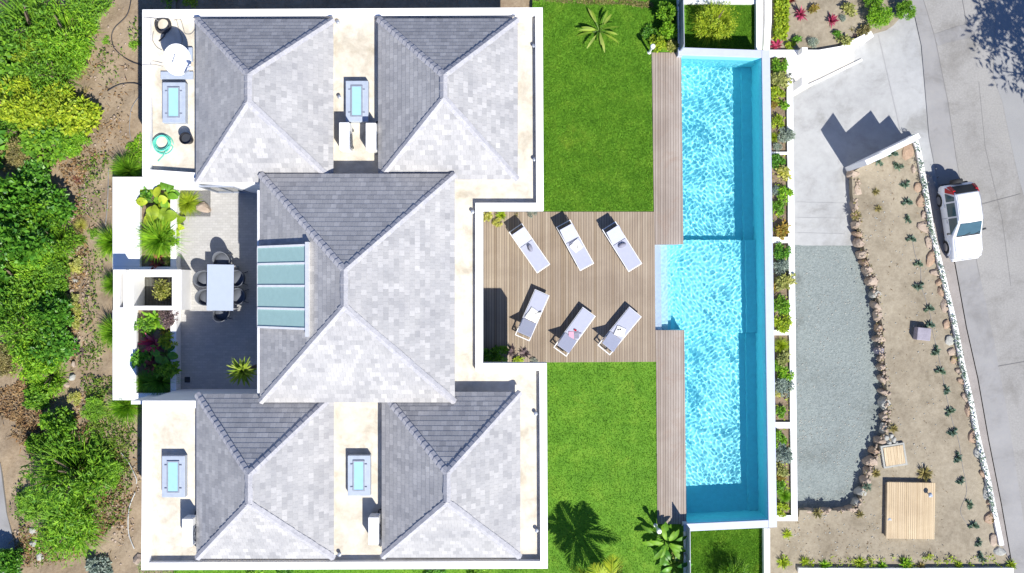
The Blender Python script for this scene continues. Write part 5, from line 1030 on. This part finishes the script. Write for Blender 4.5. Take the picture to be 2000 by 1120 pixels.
# ------------------------------------------------------------------ dining set in the courtyard
tz = .74; tpx = P(430, 562, tz); a_, b_ = P(404, 607, tz), P(456, 517, tz); tw, tl = b_.x - a_.x, b_.y - a_.y
tb = empty('dining_table', (tpx.x, tpx.y, 0), R(-.8), 'pale rectangular dining table in the courtyard', 'table')
MB().box((0, 0, .72), (tw, tl, .035)).build('table_top', M['tabletop'], tb, bevel=.006)
for sx in (-1, 1):
    for sy in (-1, 1): MB().box((sx * (tw / 2 - .06), sy * (tl / 2 - .06), .351), (.06, .06, .7)).build('leg', M['whitemetal'], tb)
MB().box((0, 0, .675), (tw - .2, tl - .2, .05)).build('apron', M['whitemetal'], tb)
def chair(px, py, rz, label):
    p = P(px, py, .6); r_ = empty('chair', (p.x, p.y, 0), rz, label, 'chair', 'anthracite chairs round the dining table'); r_.scale = (1.1, 1.1, 1.04)
    m = MB(); n = 18; V0 = []
    for i in range(n + 1):
        a = R(-118) + R(236) * i / n; bk_ = math.cos(a / 1.32); zt = .60 + .22 * max(0, math.cos(a)) ** .8 if abs(a) < R(90) else .60 - .05 * (abs(a) - R(90)); ro = .30; 
        x, y = -math.cos(a) * ro, math.sin(a) * ro * .98
        V0 += [(x * .86, y * .88, .44), (x * .95, y * .96, .53), (x * 1.04, y * 1.02, zt)]
    fs = [(3 * i + j, 3 * i + j + 1, 3 * i + j + 4, 3 * i + j + 3) for i in range(n) for j in range(2)]
    o = m.add(V0, fs).build('backrest', M['chair'], r_, smooth=True); s_ = o.modifiers.new('thick', 'SOLIDIFY'); s_.thickness = .022
    MB().lathe([(.02, .405), (.25, .41), (.272, .43), (.26, .455), (.02, .445)], 24).build('seat', M['chair'], r_, smooth=True)
    for sx in (-1, 1):
        for sy in (-1, 1): MB().tube([(sx * .17, sy * .17, .42), (sx * .23, sy * .24, 0)], [.02, .014], 8).build('leg', M['chair'], r_)
chair(398, 545, 0, 'anthracite chair, upper one on the planter side of the table'); chair(402, 581, 0, 'anthracite chair, lower one on the planter side of the table')
chair(462, 544, R(180), 'anthracite chair, upper one on the house side of the table'); chair(464, 579, R(180), 'anthracite chair, lower one on the house side of the table')
chair(432, 509, R(-90), 'anthracite chair at the sunny upper end of the table'); chair(432, 612, R(90), 'anthracite chair at the shaded lower end of the table')
dg = MB(); dg.box(P(366, 742, .004), (.22, .22, .01))
tag(dg.build('drain_cover', M['black']), 'small square dark drain cover in the shaded courtyard floor', 'drain cover')

# ------------------------------------------------------------------ sun loungers
def lounger():
    r_ = empty('sun_lounger', (0, 0, 0)); w = .62; L = 1.94
    f = MB()
    for sx in (-1, 1): f.box((sx * (w / 2 - .018), 0, .29), (.036, L, .05))
    for y in (-L / 2 + .018, .2, L / 2 - .018): f.box((0, y, .29), (w - .072, .036, .046))
    f.build('frame', M['whitemetal'], r_, bevel=.006)
    for sx in (-1, 1):
        for y in (-.78, .80): MB().box((sx * (w / 2 - .02), y, .132), (.034, .05, .265)).build('leg', M['whitemetal'], r_)
    MB().box((0, -.365, .325), (w - .05, 1.16, .025)).build('seat', M['sling'], r_, bevel=.01)
    an = R(37); c, s = math.cos(an), math.sin(an); bl = .70; y0 = .235
    MB().box((0, y0 + c * bl / 2, .325 + s * bl / 2), (w - .06, bl, .025), 0, an).build('backrest', M['sling'], r_, bevel=.01)
    sp_ = MB()
    for sx in (-1, 1): sp_.tube([(sx * .2, y0 + c * .45, .31 + s * .45), (sx * .2, .82, .30)], .012, 6)
    sp_.tube([(-.2, .82, .30), (.2, .82, .30)], .012, 6); sp_.build('backrest_prop', M['darkmetal'], r_)
    return r_
LN = [((1060.5, 523.5), (1007.8, 447), 'sun lounger with a grey bag, nearest the villa in the upper row'), ((1145.5, 520.4), (1101, 438.5), 'sun lounger with a white towel in the middle of the upper row'), ((1239.6, 521.3), (1190.5, 443), 'sun lounger with a grey bag, upper row, nearest the pool'),
      ((1059, 571.5), (1020, 660.6), 'sun lounger with a white towel, nearest the villa in the lower row'), ((1150.9, 608.8), (1093.3, 688), 'sun lounger with a pink magazine in the middle of the lower row'), ((1241.8, 608.4), (1178.4, 685.3), 'sun lounger with sunglasses, lower row, nearest the pool')]
L0 = lounger(); LL = []
for i, (ft, hd, lab) in enumerate(LN):
    o = L0 if i == 0 else dup(L0); a, b_ = P(*ft, .3), P(*hd, .3); dvec = (b_ - a); o.location = ((a.x + b_.x) / 2, (a.y + b_.y) / 2, 0); o.rotation_euler = (0, 0, math.atan2(dvec.y, dvec.x) - R(90)); tag(o, lab, 'sun lounger', 'sun loungers on the deck'); LL.append(o)
def on(i, x, y, z=.338):
    o = LL[i]; c, s = math.cos(o.rotation_euler.z), math.sin(o.rotation_euler.z); return Vector((o.location.x + x * c - y * s, o.location.y + x * s + y * c, z))
def bag(i, x, y, a, label):
    r_ = empty('bag', on(i, x, y), LL[i].rotation_euler.z + R(a), label, 'bag', 'grey bags on the loungers')
    bd = MB().lathe([(.001, 0), (.9, .02), (1.0, .25), (.85, .7), (.4, .95), (.001, 1.0)], 16); bd.v = [(v[0] * .17, v[1] * .095, v[2] * .11) for v in bd.v]; bd.build('body', M['bag'], r_, smooth=True)
    MB().tube([(-.1, .02, .09), (-.06, .06, .13), (.06, .06, .13), (.1, .02, .09)], .01, 6).build('handle', M['darkmetal'], r_)
bag(0, .02, .0, 75, 'crumpled grey bag on the first upper lounger'); bag(2, .02, .05, -10, 'grey bag on the lounger nearest the pool in the upper row')
def towel(i, x, y, a, sx, sy, label):
    r = np.random.default_rng(i + 3); n = 12; V = []; u = np.linspace(-.5, .5, n); X, Y = np.meshgrid(u, u); Z = .012 + .010 * np.sin(9 * X + 4 * Y) * np.cos(7 * Y) + .008 * r.random(X.shape); X2 = X * sx * (1 + .06 * np.sin(6 * Y)); Y2 = Y * sy * (1 + .06 * np.sin(5 * X))
    ii = np.arange(n * n).reshape(n, n); Q = np.stack([ii[:-1, :-1].ravel(), ii[:-1, 1:].ravel(), ii[1:, 1:].ravel(), ii[1:, :-1].ravel()], 1); me = amesh('towel', np.stack([X2.ravel(), Y2.ravel(), Z.ravel()], 1), Q, M['towel'], True)
    o = bpy.data.objects.new('towel', me); COL.objects.link(o); m = o.modifiers.new('t', 'SOLIDIFY'); m.thickness = .02; m.offset = 1; o.location = on(i, x, y); o.rotation_euler = (0, 0, LL[i].rotation_euler.z + R(a)); return tag(o, label, 'towel', 'white towels on the loungers')
towel(1, .02, -.05, 12, .40, .38, 'white towel with a pen on the middle upper lounger'); towel(3, -.02, -.02, -8, .44, .46, 'white towel with a dark tube on the first lower lounger'); towel(5, -.02, .0, 20, .38, .36, 'white towel with sunglasses on the lower lounger nearest the pool')
def rod(i, x, y, z, a, l, r_, mat, name, label, cat): p = on(i, x, y, z); d_ = LL[i].rotation_euler.z + R(a); v = Vector((math.cos(d_), math.sin(d_), 0)) * l / 2; tag(MB().tube([p - v, p + v], r_, 8).build(name, M[mat]), label, cat)
rod(1, .05, -.1, .385, 60, .14, .008, 'darkmetal', 'pen', 'dark pen lying on the white towel of the middle upper lounger', 'pen'); rod(1, -.03, .155, .36, 2, .32, .02, 'bag', 'umbrella', 'folded grey umbrella beside the white towel', 'umbrella'); rod(3, -.17, -.19, .365, 45, .26, .018, 'darkmetal', 'tube', 'dark tube lying across the first lower lounger', 'tube')
mg = empty('magazine', on(4, -.05, .12), LL[4].rotation_euler.z + R(38), 'open magazine with pink and grey pages on the middle lower lounger', 'magazine')
MB().box((-.1, 0, .012), (.2, .28, .012), 0, 0, R(4)).build('page', M['bag'], mg); MB().box((.1, 0, .014), (.2, .28, .012), 0, 0, R(-4)).build('page', plain('pink_page', (.55, .30, .38), .6), mg)
rod(4, .02, -.07, .355, 10, .1, .035, 'carred', 'red_pouch', 'small crimson pouch beside the open magazine', 'pouch'); rod(4, -.14, -.03, .35, 35, .26, .025, 'bag', 'case', 'dark long case beside the open magazine', 'case')
sg = empty('sunglasses', on(5, .05, -.03, .375), LL[5].rotation_euler.z + R(50), 'dark sunglasses lying on the white towel of the lower lounger', 'sunglasses')
for s_ in (-1, 1): MB().lathe([(.03, 0), (.032, .006), (.01, .012)], 14, (s_ * .045, 0, .005)).build('lens', M['black'], sg)
MB().tube([(-.085, 0, .012), (.085, 0, .012)], .006, 6).build('frame', M['darkmetal'], sg)

# ------------------------------------------------------------------ the parked car
A, B = P(1835, 363, -4.7), P(1857, 512, -4.7)
cen = P(1877, 432, -4.4); ang = math.atan2(-(512 - 363), (1846 - 1824))
car = empty('parked_car', (cen.x, cen.y, RZ + .006), ang, 'white compact off-road car parked on the road by the white kerb wall', 'car'); CS = .94
car.scale = (CS * .99, CS * .93, CS)
# stations along x (front +): (x, z_bottom, half width bottom, z_belt, half width belt, z_top, half width top)
stn = [(1.80, .42, .60, .58, .62, .66, .56), (1.74, .32, .70, .66, .72, .86, .64), (1.45, .30, .76, .76, .775, .96, .70), (.98, .30, .775, .84, .785, 1.02, .71), (.78, .30, .775, .86, .785, 1.05, .70),
       (.70, .30, .775, .88, .785, 1.09, .695), (.10, .30, .775, .90, .785, 1.56, .60), (-.15, .30, .775, .90, .785, 1.62, .585), (-.9, .30, .775, .92, .785, 1.64, .585), (-1.22, .30, .775, .92, .785, 1.61, .57), (-1.62, .32, .77, .92, .78, 1.12, .66), (-1.72, .36, .74, .86, .76, .98, .68), (-1.76, .42, .68, .70, .72, .80, .66)]
V0, Fs = [], []
for (x, zb_, wb_, zm_, wm_, zt_, wt_) in stn:
    V0 += [(x, -wb_, zb_), (x, -wm_, (zb_ + zm_) / 2), (x, -wm_, zm_), (x, -wt_ - .02, zt_ - .06), (x, -wt_ + .08, zt_), (x, 0, zt_ + .025), (x, wt_ - .08, zt_), (x, wt_ + .02, zt_ - .06), (x, wm_, zm_), (x, wm_, (zb_ + zm_) / 2), (x, wb_, zb_)]
n = 11
for i in range(len(stn) - 1):
    for j in range(n - 1): Fs.append((i * n + j, i * n + j + 1, (i + 1) * n + j + 1, (i + 1) * n + j))
    Fs.append((i * n + n - 1, i * n, (i + 1) * n, (i + 1) * n + n - 1))
Fs += [tuple(range(n)), tuple(range(len(V0) - 1, len(V0) - n - 1, -1))]
body = MB().add(V0, Fs).build('body', M['carwhite'], car, smooth=True, bevel=0); bv = body.modifiers.new('b', 'BEVEL'); bv.width = .045; bv.segments = 3; bv.limit_method = 'ANGLE'; bv.angle_limit = R(28)
def panel(pts, name, mat, parent=car, push=.012, th=.01):
    pts = [Vector(p) for p in pts]; nn = (pts[1] - pts[0]).cross(pts[-1] - pts[0]).normalized(); c = sum(pts, Vector()) / len(pts)
    if nn.dot(c - Vector((0, 0, .8))) < 0: nn = -nn
    a = [p + nn * push for p in pts]; b = [p - nn * th for p in pts]; m = len(pts); return MB().add(a + b, [tuple(range(m)), tuple(range(2 * m - 1, m - 1, -1))] + [(i, (i + 1) % m, m + (i + 1) % m, m + i) for i in range(m)]).build(name, M[mat], parent)
panel([(.68, -.60, 1.11), (.68, .60, 1.11), (.13, .52, 1.565), (.13, -.52, 1.565)], 'windshield', 'carglass', push=.02)
panel([(.72, -.58, 1.085), (.72, .58, 1.085), (.66, .58, 1.13), (.66, -.58, 1.13)], 'wiper_panel', 'cardark', push=.022)
panel([(-1.25, -.52, 1.575), (-1.25, .52, 1.575), (-1.62, .64, 1.13), (-1.62, -.64, 1.13)], 'rear_window', 'cardark', push=.03)
for s in (-1, 1):
    def side(x0, x1, x2, x3, nm='side_window'):
        def sp2(x, t): w0, w1 = .79, .618; z0, z1 = .935, 1.52; return (x, s * (w0 + (w1 - w0) * t), z0 + (z1 - z0) * t)
        panel([sp2(x0, .06), sp2(x1, .06), sp2(x2, .92), sp2(x3, .92)], nm, 'carglass', push=.016)
    side(.58, -.18, -.18, .10); side(-.26, -.88, -.88, -.26); side(-.96, -1.36, -1.14, -.96)
    panel([(-1.62, s * .74, 1.0), (-1.40, s * .775, 1.0), (-1.24, s * .62, 1.50), (-1.36, s * .60, 1.46)], 'tail_lamp', 'carred', push=.035)
    panel([(-1.64, s * .52, 1.12), (-1.62, s * .70, 1.08), (-1.38, s * .62, 1.46), (-1.38, s * .50, 1.46)], 'tail_lamp', 'carred', push=.045)
    panel([(1.76, s * .36, .64), (1.76, s * .62, .64), (1.70, s * .62, .80), (1.70, s * .36, .80)], 'headlight', 'carlamp', push=.03)
    mr = MB(); mr.box((.52, s * .88, 1.0), (.09, .17, .13), R(8 * s)); mr.build('mirror', M['carwhite'] if False else M['cardark'], car, bevel=.02)
    MB().tube([(.05, s * .565, 1.645), (-.2, s * .56, 1.675), (-1.05, s * .56, 1.675), (-1.2, s * .555, 1.64)], .014, 6).build('roof_rail', M['rim'], car)
    for x in (-.06, -.8): MB().box((x, s * .797, .82), (.16, .02, .03)).build('handle', M['rim'], car)
    MB().box((-.22, s * .79, .62), (.012, .006, .55)).build('door_seam', M['cardark'], car)
    for x in (1.12, -1.1):
        w_ = MB(); Mx = Matrix.Rotation(R(90), 3, 'X'); w_.lathe([(.2, -.09), (.30, -.095), (.325, -.06), (.325, .06), (.30, .095), (.2, .09)], 24, (x, s * .70, .325), Mx); ty = w_.build('wheel', M['tyre'], car, smooth=True); MB().lathe([(.02, -.02), (.19, 0), (.2, .02)], 16, (x, s * .795, .325), Mx).build('rim', M['rim'], ty)
        ar = MB(); pts = [(x + .40 * math.cos(R(a)), s * .785, .36 + .38 * math.sin(R(a))) for a in range(0, 181, 15)]; ar.tube(pts, .03, 6); ar.build('wheel_arch', M['carwhite'], car)
MB().box((1.80, 0, .45), (.10, 1.34, .2)).build('bumper', M['carwhite'], car, bevel=.04); MB().box((-1.78, 0, .45), (.12, 1.36, .22)).build('bumper', M['cardark'], car, bevel=.04)
MB().box((1.79, 0, .66), (.06, .6, .09)).build('grille', M['cardark'], car, bevel=.01)
My = Matrix.Rotation(R(90), 3, 'Y'); sw = MB().lathe([(.12, -.09), (.27, -.10), (.30, -.06), (.30, .06), (.27, .10), (.12, .09)], 28, (-1.86, -.10, .92), My).build('spare_wheel', M['tyre'], car, smooth=True); MB().lathe([(.01, -.10), (.18, -.10), (.2, -.085)], 20, (-1.86, -.10, .92), My).build('wheel_cover', M['cardark'], sw)
MB().box((.05, 0, 1.635), (.02, .9, .006)).build('roof_seam', M['curb'], car)

wp = MB()
for y in (-.35, .15): wp.tube([(.735, y, 1.10), (.60, y + .42, 1.215)], .012, 5)
wp.build('wiper', M['cardark'], car)
hs = MB()
for s in (-1, 1): hs.tube([(.80, s * .66, 1.062), (1.2, s * .655, 1.015), (1.66, s * .62, .915)], .006, 4)
hs.tube([(1.66, -.62, .915), (1.69, 0, .93), (1.66, .62, .915)], .007, 4); hs.build('hood_seam', M['cardark'], car)
